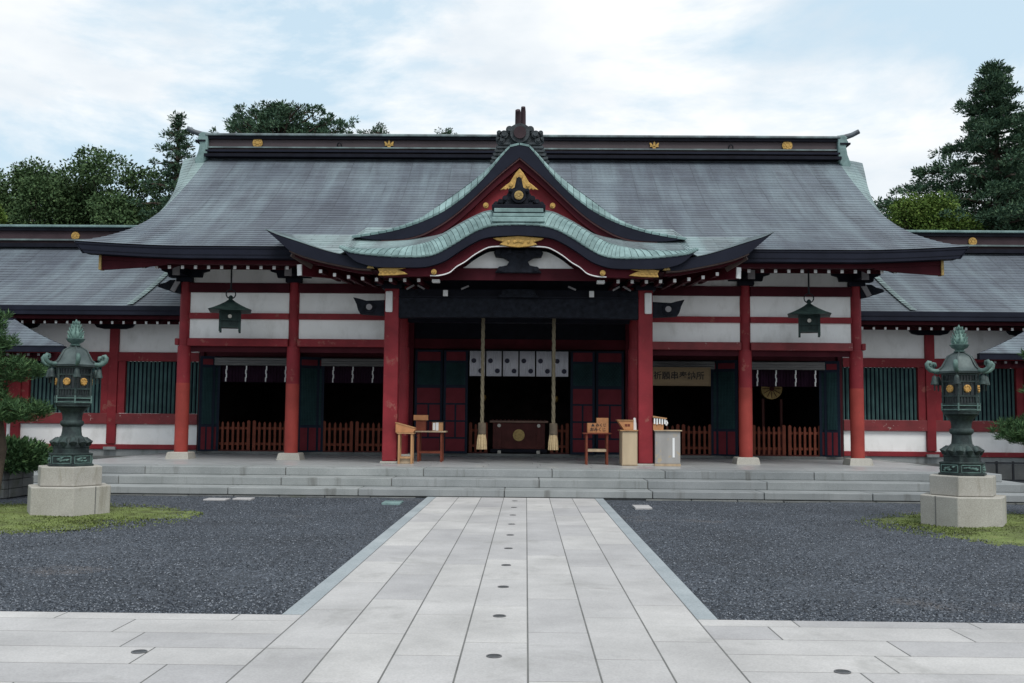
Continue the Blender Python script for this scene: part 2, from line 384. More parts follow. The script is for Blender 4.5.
def smooth_curve(pts, n):
    """Catmull-Rom resample of (x,z) points to n+1 points"""
    P = [Vector((p[0], p[1])) for p in pts]; P = [P[0] * 2 - P[1]] + P + [P[-1] * 2 - P[-2]]
    m = len(pts) - 1; out = []
    for i in range(n + 1):
        t = i / n * m; k = min(int(t), m - 1); t -= k
        a, b, c, d = P[k], P[k + 1], P[k + 2], P[k + 3]
        q = 0.5 * ((2 * b) + (c - a) * t + (2 * a - 5 * b + 4 * c - d) * t * t + (3 * b - a - 3 * c + d) * t ** 3)
        out.append((q.x, q.y))
    return out
def mirror(pts): return list(pts) + [(-x, z) for x, z in reversed(pts) if abs(x) > 1e-4]

# ================================================================== GROUND
def sheet(name, x0, x1, y0, y1, z, mat):
    o = MB(); o.quad((x0, y0, z), (x1, y0, z), (x1, y1, z), (x0, y1, z)); ob = o.build(name, mat, loc=(0, 0, z)); ob['kind'] = 'structure'; return ob
sheet('ground', -900, 900, -300, 1500, -0.05, M['soil'])
YC, YS, W = 8.06, 19.84, 1.73
# gravel courts with a gently uneven surface
def gravel(name, x0, x1, y0, y1):
    nx, ny = int((x1 - x0) / 0.25), int((y1 - y0) / 0.25); m = MB()
    for j in range(ny + 1):
        for i in range(nx + 1):
            x = x0 + (x1 - x0) * i / nx; y = y0 + (y1 - y0) * j / ny
            m.v.append((x, y, -0.012 + 0.012 * math.sin(x * 1.7 + 0.6 * y) * math.sin(y * 1.3 - 0.4 * x) + random.uniform(-0.004, 0.004)))
    for j in range(ny):
        for i in range(nx): a = j * (nx + 1) + i; m.f.append((a, a + 1, a + nx + 2, a + nx + 1))
    o = m.build(name, M['gravel'], loc=(0, 0, 0), smooth=60); o['kind'] = 'structure'
gravel('gravel_court', -24, -W, YC, 29); gravel('gravel_court', W, 24, YC, 29)

# loose stones lying on the gravel
def pebbles(n):
    pts = []
    while len(pts) < n:
        y = 8.1 + 12 * rng.uniform() ** 1.6; x = rng.uniform(-1, 1) * (3.2 + y * .52)
        if abs(x) > W + .03 and y < YS - .2: pts.append((x, y))
    P = np.array(pts); k = len(P); sz = rng.uniform(.005, .012, size=(k, 1)); a = rng.uniform(0, 6.28, size=k)
    base = np.array([(1, 0, 0), (0, 1, 0), (-1, 0, 0), (0, -1, 0), (.1, .1, .75)]); base2 = np.array([(1.2, 0.2, 0), (0.1, .8, 0), (-1, .1, 0), (0, -.9, 0), (.1, -.1, .6)])
    V = np.empty((k, 5, 3)); B = np.where(rng.uniform(size=(k, 1, 1)) < .5, base[None], base2[None])
    ca, sa = np.cos(a)[:, None], np.sin(a)[:, None]
    V[:, :, 0] = P[:, :1] + sz * (B[:, :, 0] * ca - B[:, :, 1] * sa); V[:, :, 1] = P[:, 1:] + sz * (B[:, :, 0] * sa + B[:, :, 1] * ca); V[:, :, 2] = sz * B[:, :, 2] * 1.3 - .004
    F = (np.arange(k)[:, None, None] * 5 + np.array([(0, 1, 4), (1, 2, 4), (2, 3, 4), (3, 0, 4)])[None]).reshape(-1, 3)
    me = bpy.data.meshes.new('loose_gravel'); me.vertices.add(k * 5); me.vertices.foreach_set('co', V.astype(np.float32).ravel()); n3 = len(F)
    me.loops.add(n3 * 3); me.loops.foreach_set('vertex_index', F.astype(np.int32).ravel()); me.polygons.add(n3)
    me.polygons.foreach_set('loop_start', np.arange(0, n3 * 3, 3, dtype=np.int32)); me.polygons.foreach_set('loop_total', np.full(n3, 3, dtype=np.int32)); me.update(); me.materials.append(M['pebble'])
    o = bpy.data.objects.new('loose_gravel', me); COL.objects.link(o); o['kind'] = 'stuff'; o['label'] = 'loose dark gravel stones lying over the courts'
pebbles(70000)
def slab(m, x0, x1, y0, y1, z, g=0.006, c=0.0015):
    """one paving slab: top with a small chamfer, sides down to the joint bed"""
    x0 += g; x1 -= g; y0 += g; y1 -= g
    i = len(m.v); zt = z + random.uniform(-0.0003, 0.0003)
    m.v += [(x0 + c, y0 + c, zt), (x1 - c, y0 + c, zt), (x1 - c, y1 - c, zt), (x0 + c, y1 - c, zt), (x0, y0, zt - c), (x1, y0, zt - c), (x1, y1, zt - c), (x0, y1, zt - c),
            (x0, y0, z - 0.04), (x1, y0, z - 0.04), (x1, y1, z - 0.04), (x0, y1, z - 0.04)]
    m.f.append((i, i + 1, i + 2, i + 3))
    for o in (0, 4):
        for k in range(4): m.f.append((i + o + 4 + k, i + o + 4 + (k + 1) % 4, i + o + (k + 1) % 4, i + o + k))
bw, sw = 0.17, (2 * W - 0.34) / 7
pv = MB()
for c in range(7):
    xa = -W + bw + c * sw; y = YS - (0 if c == 3 else random.uniform(0.1, 1.3)); off = [0.6, 0.1, 0.75, 0.35, 0.0, 0.8, 0.25][c]
    ys = [YS] + [YS - off - 1.37 * k for k in range(0 if off > 0.05 else 1, 40)]
    for ya, yb in zip(ys, ys[1:]):
        if yb < -6: break
        slab(pv, xa, xa + sw, yb, ya, 0.02)
pv.build('path', M['pave'], loc=(0, 0, 0))['kind'] = 'structure'
kb = MB()
for s in (-1, 1):
    ys = list(np.arange(YC, YS, 1.96)) + [YS]
    for ya, yb in zip(ys, ys[1:]): slab(kb, min(s * W, s * (W - bw)), max(s * W, s * (W - bw)), ya, yb, 0.022, 0.003)
kb.build('path_edging', M['kerb'], loc=(0, 0, 0))['kind'] = 'structure'
cp = MB()
for s in (-1, 1):
    yt = YC; k = 0
    while yt > -6:
        rh = 0.24 if k == 0 else 0.46
        x = (W - bw if k else W) ; first = True
        if k == 0: x = W - bw
        while x < 24:
            ln = (0.5 + 0.37 * ((k * 3 + (s > 0)) % 4) / 1.5) if first else 1.38
            a, b = x, x + ln
            slab(cp, min(s * a, s * b), max(s * a, s * b), yt - rh, yt, 0.02); x = b; first = False
        yt -= rh; k += 1
cp.build('cross_paving', M['pave'], loc=(0, 0, 0))['kind'] = 'structure'
sheet('joint_bed', -24, 24, -6.2, YC - 0.004, 0.0186, M['joint'])
sheet('joint_bed', -W + 0.004, W - 0.004, YC - 0.003, YS, 0.0186, M['joint'])

# recessed ground lights: ring and glass
gl = thing('ground_light', 'small round recessed light set flush in the paved path towards the steps', 'ground light', (0, 6.75, 0.021), 'ground lights along the path centre')
MB().lathe(0, 6.75, [(0.043, 0.018), (0.052, 0.018), (0.052, 0.026), (0.042, 0.027), (0.042, 0.022)], 24, cap=False).build('rim', M['lens_rim'], gl, smooth=40)
MB().lathe(0, 6.75, [(0.001, 0.0235), (0.043, 0.0235)], 24, cap=False).build('lens', M['lens'], gl)
for k in range(1, 10): dup(gl, None, (0.0, 6.72 + 1.37 * k, 0.021))
for x, y, t in ((-2.36, 6.75, 'left of the path, in the cross paving'), (2.2, 6.45, 'right of the path, in the cross paving')):
    g2 = dup(gl, None, (x, y, 0.021), 'small round recessed light set in the ground ' + t); g2['group'] = 'ground lights in the cross paving'

# flat manhole-like stone plates in the gravel below the steps
for x, y, w_, d_, nm, lb in ((-2.25, 18.6, 0.34, 0.5, 'green', 'pale green flat inspection cover in the gravel beside the path'), (2.3, 18.2, 0.30, 0.55, 'grey', 'pale grey flat inspection cover in the gravel right of the path'),
                             (-5.6, 18.9, 0.42, 0.35, 'grey', 'pale flat stone cover in the gravel near the left lantern'), (-5.15, 19.1, 0.35, 0.3, 'grey', 'paired flat stone cover at the gravel edge below the left steps')):
    b = MB().box(x - w_ / 2, x + w_ / 2, y - d_ / 2, y + d_ / 2, -0.02, 0.022).build('inspection_cover', M['verdi'] if nm == 'green' else M['pave'], loc=(x, y, 0), bevel=0.006)
    tag(b, lb, 'cover')

# moss patches round the lantern pedestals
def moss_patch(cx, cy, rx, ry, seed):
    r = random.Random(seed); m = MB(); nr, na = 12, 240; ph = [r.uniform(0, 6.28) for _ in range(6)]
    for k in range(nr + 1):
        for j in range(na):
            a = 2 * math.pi * j / na; f = 1 + 0.12 * math.sin(3 * a + ph[0]) + 0.09 * math.sin(5 * a + ph[1]) + 0.05 * math.sin(9 * a + ph[2]) + .03 * math.sin(17 * a + ph[3]) + .022 * math.sin(31 * a + ph[4]) + .018 * math.sin(53 * a + ph[5]) + r.uniform(-0.012, 0.012)
            q = k / nr; m.v.append((cx + rx * q * f * math.cos(a), cy + ry * q * f * math.sin(a), -0.016 + 0.06 * (1 - q ** 2) + (r.uniform(-0.006, 0.006))))
    for k in range(nr):
        for j in range(na): a = k * na + j; b = k * na + (j + 1) % na; m.f.append((a, b, b + na, a + na))
    return m.build('moss', M['moss'], loc=(cx, cy, 0), smooth=80)
for s in (-1, 1):
    o = moss_patch(s * 8.25, 15.5, 2.9 if s < 0 else 2.5, 2.3, 3 + s); o['kind'] = 'stuff'
    o['label'] = 'yellow green moss around the %s lantern pedestal' % ('left' if s < 0 else 'right')
# a fringe of short moss tufts
def tufts(cx, cy, rx, ry, n):
    P = []; F = []
    for k in range(n):
        a = rng.uniform(0, 6.28); q = math.sqrt(rng.uniform(0, 1)) * rng.choice([1.0, 1.0, 1.12, 1.25])
        x = cx + rx * q * math.cos(a); y = cy + ry * q * math.sin(a); h = rng.uniform(0.012, 0.035); t = rng.uniform(0, 3.14); w_ = rng.uniform(0.008, 0.02)
        dx, dy = w_ * math.cos(t), w_ * math.sin(t); z = max(0.04 * (1 - q ** 2) - 0.012, -.012); i = len(P)
        P += [(x - dx, y - dy, z), (x + dx, y + dy, z), (x + rng.uniform(-.02, .02), y + rng.uniform(-.02, .02), z + h)]; F.append((i, i + 1, i + 2))
    m = MB(); m.v = P; m.f = F
    return m.build('moss_tufts', M['moss'], loc=(cx, cy, 0))
for s in (-1, 1):
    o = tufts(s * 8.25, 15.5, 2.7 if s < 0 else 2.3, 2.15, 16000); o['kind'] = 'stuff'

# ================================================================== STONE STEPS / TERRACE
H = 0.1647
steps = thing('stone_steps', 'three wide grey granite steps rising to the shrine terrace', 'steps', (0, YS, 0))
def step_course(y0, y1, hx, z0, z1, seed, nm):
    r = random.Random(seed); m = MB(); x = -hx
    while x < hx - 0.05:
        ln = r.uniform(2.1, 3.4); b = min(hx, x + ln)
        if hx - b < 0.9: b = hx
        m.box(x + 0.008, b - 0.008, y0, y0 + 0.85, z0, z1); x = b
    ob = m.build(nm, M['step'], steps, bevel=0.012)
    return ob
step_course(YS, 0, 10.9, 0.028, H, 3, 'step'); step_course(YS + 0.717, 0, 10.55, H + 0.002, 2 * H, 8, 'step'); step_course(YS + 1.434, 0, 10.2, 2 * H + 0.002, 3 * H, 21, 'step')
MB().box(-10.87, 10.87, YS + 0.05, 28.9, -0.04, H - 0.02).build('core', M['joint'], steps)
MB().box(-10.54, 10.54, YS + 0.74, 28.9, H - 0.02, 2 * H - 0.02).build('core', M['joint'], steps)
MB().box(-10.19, 10.19, YS + 1.46, 28.9, 2 * H - 0.02, 3 * H - 0.02).build('core', M['joint'], steps)
# terrace floor slabs behind the nosing course
tm = MB(); yy = YS + 1.434 + 0.85; r = random.Random(4)
while yy < 36:
    x = -10.2 - r.uniform(0, 0.6)
    while x < 10.2:
        slab(tm, max(x, -10.2), min(x + 1.2, 10.2), yy, yy + 0.9, 3 * H, 0.004, 0.004); x += 1.2
    yy += 0.9
tm.build('terrace_floor', M['terrace'], steps)
# side returns of the steps
for s in (-1, 1):
    for k, hx in enumerate((10.9, 10.55, 10.2)):
        m = MB(); y = YS + 0.717 * k + 0.86
        while y < 28.8:
            m.box(min(s * (hx - 0.36), s * hx), max(s * (hx - 0.36), s * hx), y + 0.004, min(y + 2.2, 28.9) - 0.004, k * H + 0.001, (k + 1) * H); y += 2.2
        m.build('side_step', M['step'], steps, bevel=0.01)
# low weathered footing under the first riser
ft = MB(); x = -10.95
while x < 10.9:
    ft.box(x + 0.01, x + 0.9 - 0.01, YS - 0.06, YS + 0.03, -0.04, 0.012 + random.uniform(-0.004, 0.004)) if abs(x + 0.45) > 2.2 else None
    x += 0.9
ft.build('footing', M['darkstone'], steps, bevel=0.01)

# ================================================================== SHRINE HALL
hall = thing('shrine_hall', 'large red and white timber shrine hall with sweeping copper roof, central in the photo', 'shrine', (0, 25, 0))
YE, ZE, YR, ZR = 23.0, 5.51, 29.5, 9.35
def g_(v): return .72 * v + .28 * v * v
WT = [(0, 10.4), (.04, 10.18), (.08, 10.0), (.14, 9.82), (.21, 9.64), (.32, 9.50), (.45, 9.42), (1, 9.42)]
def roof_pt(x, v):
    up = 0.105 * max(0, (abs(x) - 7.9) / 2.5) ** 1.5 * (1 - v) ** 4
    return Vector((x, YE + (YR - YE) * v, ZE + (ZR - ZE) * g_(v) + up))
def courses(fn, us, vs, name, mat, parent, lift=0.02, metres=1.0):
    """overlapping tile courses: every course is lifted a little at its lower edge"""
    m = MB()
    for j in range(len(vs) - 1):
        for i in range(len(us) - 1):
            a, b = fn(us[i], vs[j]), fn(us[i + 1], vs[j]); c, d = fn(us[i + 1], vs[j + 1]), fn(us[i], vs[j + 1])
            la = Vector((0, 0, lift)); sh = 0.31 * j
            uv = ((us[i] * metres + sh, j + .02), (us[i + 1] * metres + sh, j + .02), (us[i + 1] * metres + sh, j + .98), (us[i] * metres + sh, j + .98))
            m.quad(a + la, b + la, c, d, uv)
            m.quad(a - la * .6, b - la * .6, b + la, a + la, ((uv[0][0], j + .02),) * 4)
    return m.build(name, mat, parent, smooth=25, merge=False)
NR = 38
VS = [k / NR for k in range(NR + 1)]
US = [k / 60 * 2 - 1 for k in range(61)]
main_roof = courses(lambda u, v: roof_pt(u * interp(WT, v), v), US, VS, 'main_roof', M['roof'], hall, 0.019, 10)
def back(p): return Vector((p.x, 2 * YR - p.y, p.z))
courses(lambda u, v: back(roof_pt(u * interp(WT, v), v)), US[::4], VS, 'rear_slope', M['roof'], main_roof, 0.02, 10)
for s in (-1, 1):
    # gable verge rolled outwards
    WO = [(.30, 9.50), (.437, 9.522), (.515, 9.56), (.6, 9.61), (.706, 9.725), (.787, 9.84), (.907, 10.04), (1, 10.18)]
    def verge(u, v, s=s):
        p = roof_pt(s * interp(WT, v), v); wo = interp(WO, v); p.x = s * (9.42 + (wo - 9.42) * u); p.z -= 0.10 * u * u; return p
    vv = [.30 + .70 * k / 26 for k in range(27)]
    courses(verge, [0, .25, .5, .75, 1], vv, 'verge', M['roof_g'], main_roof, 0.012, .6)
    courses(lambda u, v: back(verge(u, v)), [0, .5, 1], vv, 'verge', M['roof_g'], main_roof, 0.012, .6)
    m = MB(); ve = [k / 40 for k in range(41)]
    def edge(v):
        if v >= .30: return verge(1, v)
        return roof_pt(s * interp(WT, v), v)
    for fb in (0, 1):
        for k in range(40):
            a, b = edge(ve[k]), edge(ve[k + 1])
            if fb: a, b = back(a), back(b)
            t = Vector((0, 0, .29)); q = Vector((-s * .20, 0, 0)); ia, ib = Vector((s * 8.5, a.y, a.z - .26)), Vector((s * 8.5, b.y, b.z - .26))
            m.quad(a, b, b - t + q, a - t + q); m.quad(a - t + q, b - t + q, ib, ia)
    m.build('verge_board', M['fascia'], main_roof)
    gw = [(roof_pt(0, v).y, roof_pt(0, v).z - .20) for v in [k / 20 for k in range(6, 21)]]
    m = MB(); poly = [(gw[0][0], 4.9)] + gw + [(2 * YR - y, z) for y, z in reversed(gw[:-1])] + [(2 * YR - gw[0][0], 4.9)]
    m.v = [(s * 8.52, y, z) for y, z in poly]; m.f = [tuple(range(len(poly)))]
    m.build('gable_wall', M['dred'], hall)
# eave fascia
xs = [-10.4 + 20.8 * k / 80 for k in range(81)]
top = [(x, roof_pt(x, 0).z + .012) for x in xs]; bot = [(x * .976, z - .285) for x, z in top]
m = MB(); m.band(top, bot, YE + .0, YE + .32)
m.build('eave_fascia', M['fascia'], main_roof)
# thin lip lines along the fascia
for dz, dy, th in ((-.05, -.012, .018), (-.20, -.008, .014)):
    m = MB(); t2 = [(x * (1 if dz > -.1 else .985), z + dz) for x, z in top]; m.band(t2, [(x, z - th) for x, z in t2], YE + dy, YE + .02); m.build('fascia_lip', M['black'], main_roof)
# red eave board and its gilt ends
xr = [-9.85 + 19.7 * k / 60 for k in range(61)]
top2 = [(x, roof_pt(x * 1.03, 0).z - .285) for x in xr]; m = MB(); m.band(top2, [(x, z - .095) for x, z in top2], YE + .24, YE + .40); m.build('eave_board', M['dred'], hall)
for s in (-1, 1):
    m = MB().box(min(s * 9.84, s * 9.90), max(s * 9.84, s * 9.90), YE + .22, YE + .42, 4.98, 5.32); m.build('eave_end_plate', M['oldgold'], hall)
    m = MB(); m.prism_y([(s * 9.84, 5.30), (s * 9.84, 4.98), (s * 8.9, 5.045), (s * 8.3, 5.12), (s * 8.3, 5.30)], YE + .26, YE + .34); m.build('corner_rafter_board', M['dred'], hall)
# soffit
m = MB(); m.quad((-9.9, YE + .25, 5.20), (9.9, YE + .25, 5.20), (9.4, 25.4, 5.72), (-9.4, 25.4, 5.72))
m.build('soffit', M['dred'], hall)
# rafters with white painted ends
raf = MB().bar((-9.55, YE + .46, 5.085), (-9.55, 25.3, 5.60), .075, .085).build('rafter', M['dred'], hall, loc=(-9.55, YE + .46, 5.085))
MB().box(-9.585, -9.515, YE + .44, YE + .462, 5.045, 5.122).build('rafter_end', M['white'], raf, loc=(-9.55, YE + .45, 5.085))
x = -9.55 + .312; base = raf.location.copy()
while x < 9.6:
    if abs(x) > 5.25: dup(raf, hall, (x, base.y, base.z + .02 * max(0, abs(x) - 8.6)))
    x += .312
# ridge
rdg = MB().box(-9.35, 9.35, YR - .27, YR + .27, 9.30, 9.88).build('ridge', basic('ridge_panel', (0.052, 0.037, 0.042), 0.55, 0.25, 1.2), hall)
MB().box(-9.42, 9.42, YR - .42, YR + .42, 9.882, 9.955).build('ridge_lip', M['roof_p'], rdg, bevel=.02)
MB().box(-9.38, 9.38, YR - .36, YR + .36, 9.80, 9.878).build('ridge_moulding', M['black'], rdg)
MB().box(-9.40, 9.40, YR - .40, YR + .40, 9.40, 9.46).build('ridge_moulding', M['fascia'], rdg)
MB().box(-9.38, 9.38, YR - .34, YR + .34, 9.53, 9.57).build('ridge_moulding', M['roof_g'], rdg)
MB().box(-9.42, 9.42, YR - .46, YR + .46, 9.24, 9.33).build('ridge_moulding', M['black'], rdg)
def crest(m, cx, cz, r, y, petals=0):
    m.disc_y(cx, cz, r, y - .03, y + .02, 24)
    m.disc_y(cx, cz, r * .35, y - .05, y - .02, 14)
    for k in range(8):
        a = k * math.pi / 4; m.disc_y(cx + r * .62 * math.cos(a), cz + r * .62 * math.sin(a), r * .2, y - .045, y - .02, 8)
for x in (-7.87, -3.94, 3.94, 7.87):
    m = MB()
    if abs(x) > 5: crest(m, x, 9.69, .15, YR - .29)
    else:   # leaf shaped crest: three upright leaves over a bar
        for dx, h_ in ((-.075, .08), (0, .12), (.075, .08)): m.prism_y([(x + dx - .04, 9.66), (x + dx * 1.5 - .028, 9.675 + h_ * .7), (x + dx * 1.7, 9.675 + h_), (x + dx * 1.5 + .028, 9.675 + h_ * .7), (x + dx + .04, 9.66)], YR - .32, YR - .27)
        m.box(x - .125, x + .125, YR - .315, YR - .27, 9.625, 9.66); m.disc_y(x, 9.60, .05, YR - .315, YR - .27, 10)
    m.build('ridge_crest', M['gold'], rdg)
for x in (-5.42, 6.2): MB().tube([(x - .07, YR - .3, 9.58), (x - .05, YR - .34, 9.66), (x, YR - .35, 9.70), (x + .05, YR - .34, 9.66), (x + .07, YR - .3, 9.58)], .018, 6).build('ridge_hook', M['iron'], rdg)
for s in (-1, 1):
    m = MB()
    prof = [(9.34, 9.98), (9.54, 9.99), (9.64, 9.91), (9.60, 9.86), (9.66, 9.78), (9.58, 9.66), (9.62, 9.4), (9.72, 9.12), (9.66, 9.0), (9.50, 8.98), (9.38, 9.15), (9.34, 9.4)]
    m.prism_y([(s * a, b) for a, b in prof], YR - .40, YR + .40); m.build('ridge_end_ornament', M['verdi'], rdg, bevel=.03)
    MB().box(min(s * 9.40, s * 9.70), max(s * 9.40, s * 9.70), YR - .43, YR + .43, 9.70, 9.75).build('ridge_end_band', M['black'], rdg)
    MB().tube([(s * 9.42, YR - .1, 9.97), (s * 9.62, YR - .14, 9.99), (s * 9.82, YR - .18, 10.05), (s * 10.02, YR - .22, 10.15)], [.085, .085, .075, .07], 12).build('ridge_finial', M['roof'], rdg, smooth=50)
    MB().box(min(s * 9.45, s * 9.68), max(s * 9.45, s * 9.68), YR - .42, YR - .30, 8.88, 9.0).build('ridge_end_foot', M['iron'], rdg)

# ---------------------------------------------------------------- chidori gable on the main roof
C1 = [(-3.96, 5.845), (-3.55, 5.924), (-3.205, 6.013), (-2.789, 6.157), (-2.342, 6.388), (-2.119, 6.565), (-1.775, 6.824), (-1.429, 7.075), (-1.085, 7.342), (-0.738, 7.643), (-0.462, 7.892), (-0.19, 8.107), (0, 8.12)]
C2 = [(-3.96, 5.842), (-3.45, 5.925), (-3.031, 6.008), (-2.684, 6.105), (-2.339, 6.229), (-2.1, 6.335), (-1.771, 6.509), (-1.425, 6.756), (-1.081, 7.057), (-0.736, 7.431), (-0.461, 7.785), (-0.19, 8.10), (0, 8.115)]
C3 = [(-3.96, 5.838), (-3.547, 5.775), (-3.2, 5.762), (-2.9, 5.775), (-2.645, 5.808), (-2.4, 5.875), (-2.162, 5.974), (-1.767, 6.209), (-1.421, 6.475), (-1.078, 6.792), (-0.733, 7.125), (-0.389, 7.443), (0, 7.77)]
NC = 40
c1, c2 = (mirror(smooth_curve(c[:-1], NC - 1) + [c[-1]]) for c in (C1, C2)); c3 = mirror(smooth_curve(C3, NC))
gt = MB()
for (ax, az), (bx, bz) in zip(c1, c1[1:]):
    gt.quad((ax, 23.85, az), (bx, 23.85, bz), (bx, 29.3, bz), (ax, 29.3, az), ((ax, 0), (bx, 0), (bx, 22), (ax, 22)))
gable = gt.build('front_gable', M['roof_p'], hall, smooth=60)
def tile_strip(front, backc, y0, y1, n, parent, name='verge_tiles', half=None):
    """overlapping copper tiles along a curved verge: each tile an island lapping the one below"""
    m = MB(); N = len(front) - 1
    def at(c, t):
        k = min(int(t * N), N - 1); f = t * N - k; return (c[k][0] + (c[k + 1][0] - c[k][0]) * f, c[k][1] + (c[k + 1][1] - c[k][1]) * f)
    for k in range(n):
        t0, t1 = k / n, (k + .93) / n
        asc = (at(front, t1)[1] >= at(front, t0)[1])
        rows = []
        for q in (0, .35, .7, 1.0):
            bulge = .045 * math.sin(math.pi * q)
            f0, f1, b0, b1 = at(front, t0), at(front, t1), at(backc, t0), at(backc, t1)
            l0, l1 = (.008, .0) if asc else (.0, .008)
            rows.append(((f0[0] + (b0[0] - f0[0]) * q, y0 + (y1 - y0) * q - bulge * .6, f0[1] + (b0[1] - f0[1]) * q + bulge + l0),
                         (f1[0] + (b1[0] - f1[0]) * q, y0 + (y1 - y0) * q - bulge * .6, f1[1] + (b1[1] - f1[1]) * q + bulge + l1)))
        i = len(m.v)
        for a, b in rows: m.v += [a, b]
        for r_ in range(3): m.f.append((i + 2 * r_, i + 2 * r_ + 1, i + 2 * r_ + 3, i + 2 * r_ + 2))
        # butt ends
        f0 = at(front, t0 if asc else t1); b0 = at(backc, t0 if asc else t1); e = 0 if asc else 1
        m.f.append((i + e, i + 2 + e, i + 4 + e, i + 6 + e))
        m.f.append((i, i + 1, len(m.v) + 1, len(m.v))); m.v += [(rows[0][0][0], y0 + .01, rows[0][0][2] - .05), (rows[0][1][0], y0 + .01, rows[0][1][2] - .05)]
    return m.build(name, M['verdi'], parent, smooth=30)
tile_strip(c2, c1, 23.38, 23.9, 52, gable)
m = MB(); m.band(c2, c3, 23.40, 23.66); m.build('bargeboard', M['fascia'], gable)
# light moulding along the lower edge, red inner board
def shift(c, d, drop=None): return [(x, z - d) for x, z in c]
m = MB(); m.band([(x, z + .005) for x, z in c3[6:-6]], shift(c3[6:-6], .035), 23.44, 23.6); m.build('bargeboard_moulding', basic('gable_moulding', (0.16, 0.07, 0.07), 0.5, 0.2, 3), gable)
c4 = [(x, max(z - .21, 5.62)) for x, z in c3[6:-6]]
m = MB(); m.band(shift(c3[6:-6], .035), c4, 23.50, 23.62); m.build('inner_board', M['dred'], gable)
poly = [(x, z - .1) for x, z in c3[14:-14]]
m = MB(); m.prism_y([(poly[0][0], 5.6)] + poly + [(poly[-1][0], 5.6)], 23.72, 23.78); m.build('gable_panel', M['red'], gable)
# gilt pendant at the apex
def leafy(m, cx, cz, w, h, y0, y1):
    m.prism_y([(cx - w, cz), (cx - w * .72, cz + h * .22), (cx - w * .5, cz + h * .36), (cx - w * .2, cz + h * .8), (cx, cz + h), (cx + w * .2, cz + h * .8), (cx + w * .5, cz + h * .36), (cx + w * .72, cz + h * .22), (cx + w, cz), (cx + w * .62, cz + h * .08), (cx + w * .45, cz - h * .05), (cx + w * .25, cz - h * .05), (cx, cz - h * .1), (cx - w * .25, cz - h * .05), (cx - w * .45, cz - h * .05), (cx - w * .62, cz + h * .08)], y0, y1)
m = MB(); leafy(m, 0, 6.98, .46, .52, 23.42, 23.46)
for s in (-1, 1):
    m.disc_y(s * .2, 7.1, .05, 23.39, 23.43, 10); m.disc_y(s * .33, 7.02, .04, 23.39, 23.43, 10)
m.disc_y(0, 7.3, .07, 23.38, 23.43, 12); m.build('gilt_pendant', M['gold'], gable, bevel=.008)
for s in (-1, 1):
    m = MB(); m.disc_y(s * .79, 6.60, .065, 23.36, 23.48, 14); m.disc_y(s * .79, 6.60, .03, 23.33, 23.37, 10); m.build('gilt_boss', M['gold'], gable)
# crown ornament over the gable apex
cr = MB()
def scroll(m, cx, cz, r0, y0, y1, n=14):
    m.disc_y(cx, cz, r0, y0, y1, n); m.disc_y(cx, cz, r0 * .55, y0 - .04, y0 + .01, n)
cr.prism_y([(-.52, 7.9), (-.48, 8.1), (-.40, 8.36), (-.30, 8.54), (-.13, 8.64), (0, 8.66), (.13, 8.64), (.30, 8.54), (.40, 8.36), (.48, 8.1), (.52, 7.9), (.3, 7.86), (0, 8.06), (-.3, 7.86)], 23.66, 23.95)
for s in (-1, 1):
    for cx, cz, r0 in ((.25, 8.50, .09), (.38, 8.38, .10), (.50, 8.42, .06), (.44, 8.24, .08), (.53, 8.27, .05)): scroll(cr, s * cx, cz, r0, 23.60, 23.9)
    for k in range(6):
        z = 8.16 - .088 * k; xo = .50 + .036 * k
        cr.prism_y([(s * (.22 + .06 * k), z - .022), (s * xo, z - .028), (s * (xo + .04), z + .012), (s * (xo + .02), z + .045), (s * (xo - .06), z + .03), (s * (.22 + .06 * k), z + .022)], 23.62 + .006 * k, 23.88)
cr.disc_y(0, 8.40, .235, 23.54, 23.70, 24); crown = cr.build('crown_ornament', M['carved_g'], gable)
m = MB(); m.disc_y(0, 8.40, .15, 23.49, 23.55, 20); m.build('crown_disc', M['ridge_dark'], crown)
m = MB(); m.tube([(-.05, 23.62, 8.58), (-.045, 23.60, 8.86), (-.055, 23.52, 8.95)], [.07, .072, .06], 10); m.tube([(.08, 23.75, 8.58), (.075, 23.75, 8.98), (.075, 23.68, 9.08)], [.062, .062, .05], 10); m.build('crown_finial', M['ridge_dark'], crown, smooth=50)

# ---------------------------------------------------------------- porch with undulating gable
KT = [(-5.69, 5.76), (-5.45, 5.65), (-5.1, 5.535), (-4.755, 5.421), (-4.41, 5.308), (-4.06, 5.218), (-3.74, 5.161), (-3.3, 5.12)]
KB = [(-5.14, 5.285), (-5.0, 5.225), (-4.85, 5.165), (-4.55, 5.08), (-4.25, 5.01), (-3.94, 4.95), (-3.6, 4.89), (-3.3, 4.87)]
G = [(-3.99, 5.37), (-3.795, 5.362), (-3.499, 5.356), (-3.172, 5.37), (-2.68, 5.412), (-2.354, 5.473), (-2.157, 5.524), (-1.961, 5.595), (-1.654, 5.76), (-1.328, 5.96), (-1.003, 6.135), (-0.675, 6.26), (0, 6.33)]
D = [(-3.99, 5.36), (-3.85, 5.298), (-3.71, 5.256), (-3.317, 5.204), (-2.828, 5.169), (-2.337, 5.161), (-2.012, 5.185), (-1.769, 5.264), (-1.477, 5.43), (-1.155, 5.636), (-0.831, 5.803), (-0.505, 5.886), (0, 5.91)]
B = [(-3.99, 5.35), (-3.8, 5.17), (-3.60, 5.02), (-3.30, 4.93), (-3.0, 4.897), (-2.5, 4.897), (-2.171, 4.903), (-1.96, 4.933), (-1.636, 5.05), (-1.312, 5.267), (-0.99, 5.464), (-0.664, 5.59), (0, 5.637)]
g2, d2, b2 = (mirror(smooth_curve(c, 48)) for c in (G, D, B))
kt, kb_ = smooth_curve(KT, 20), smooth_curve(KB, 20)
YF = 22.1
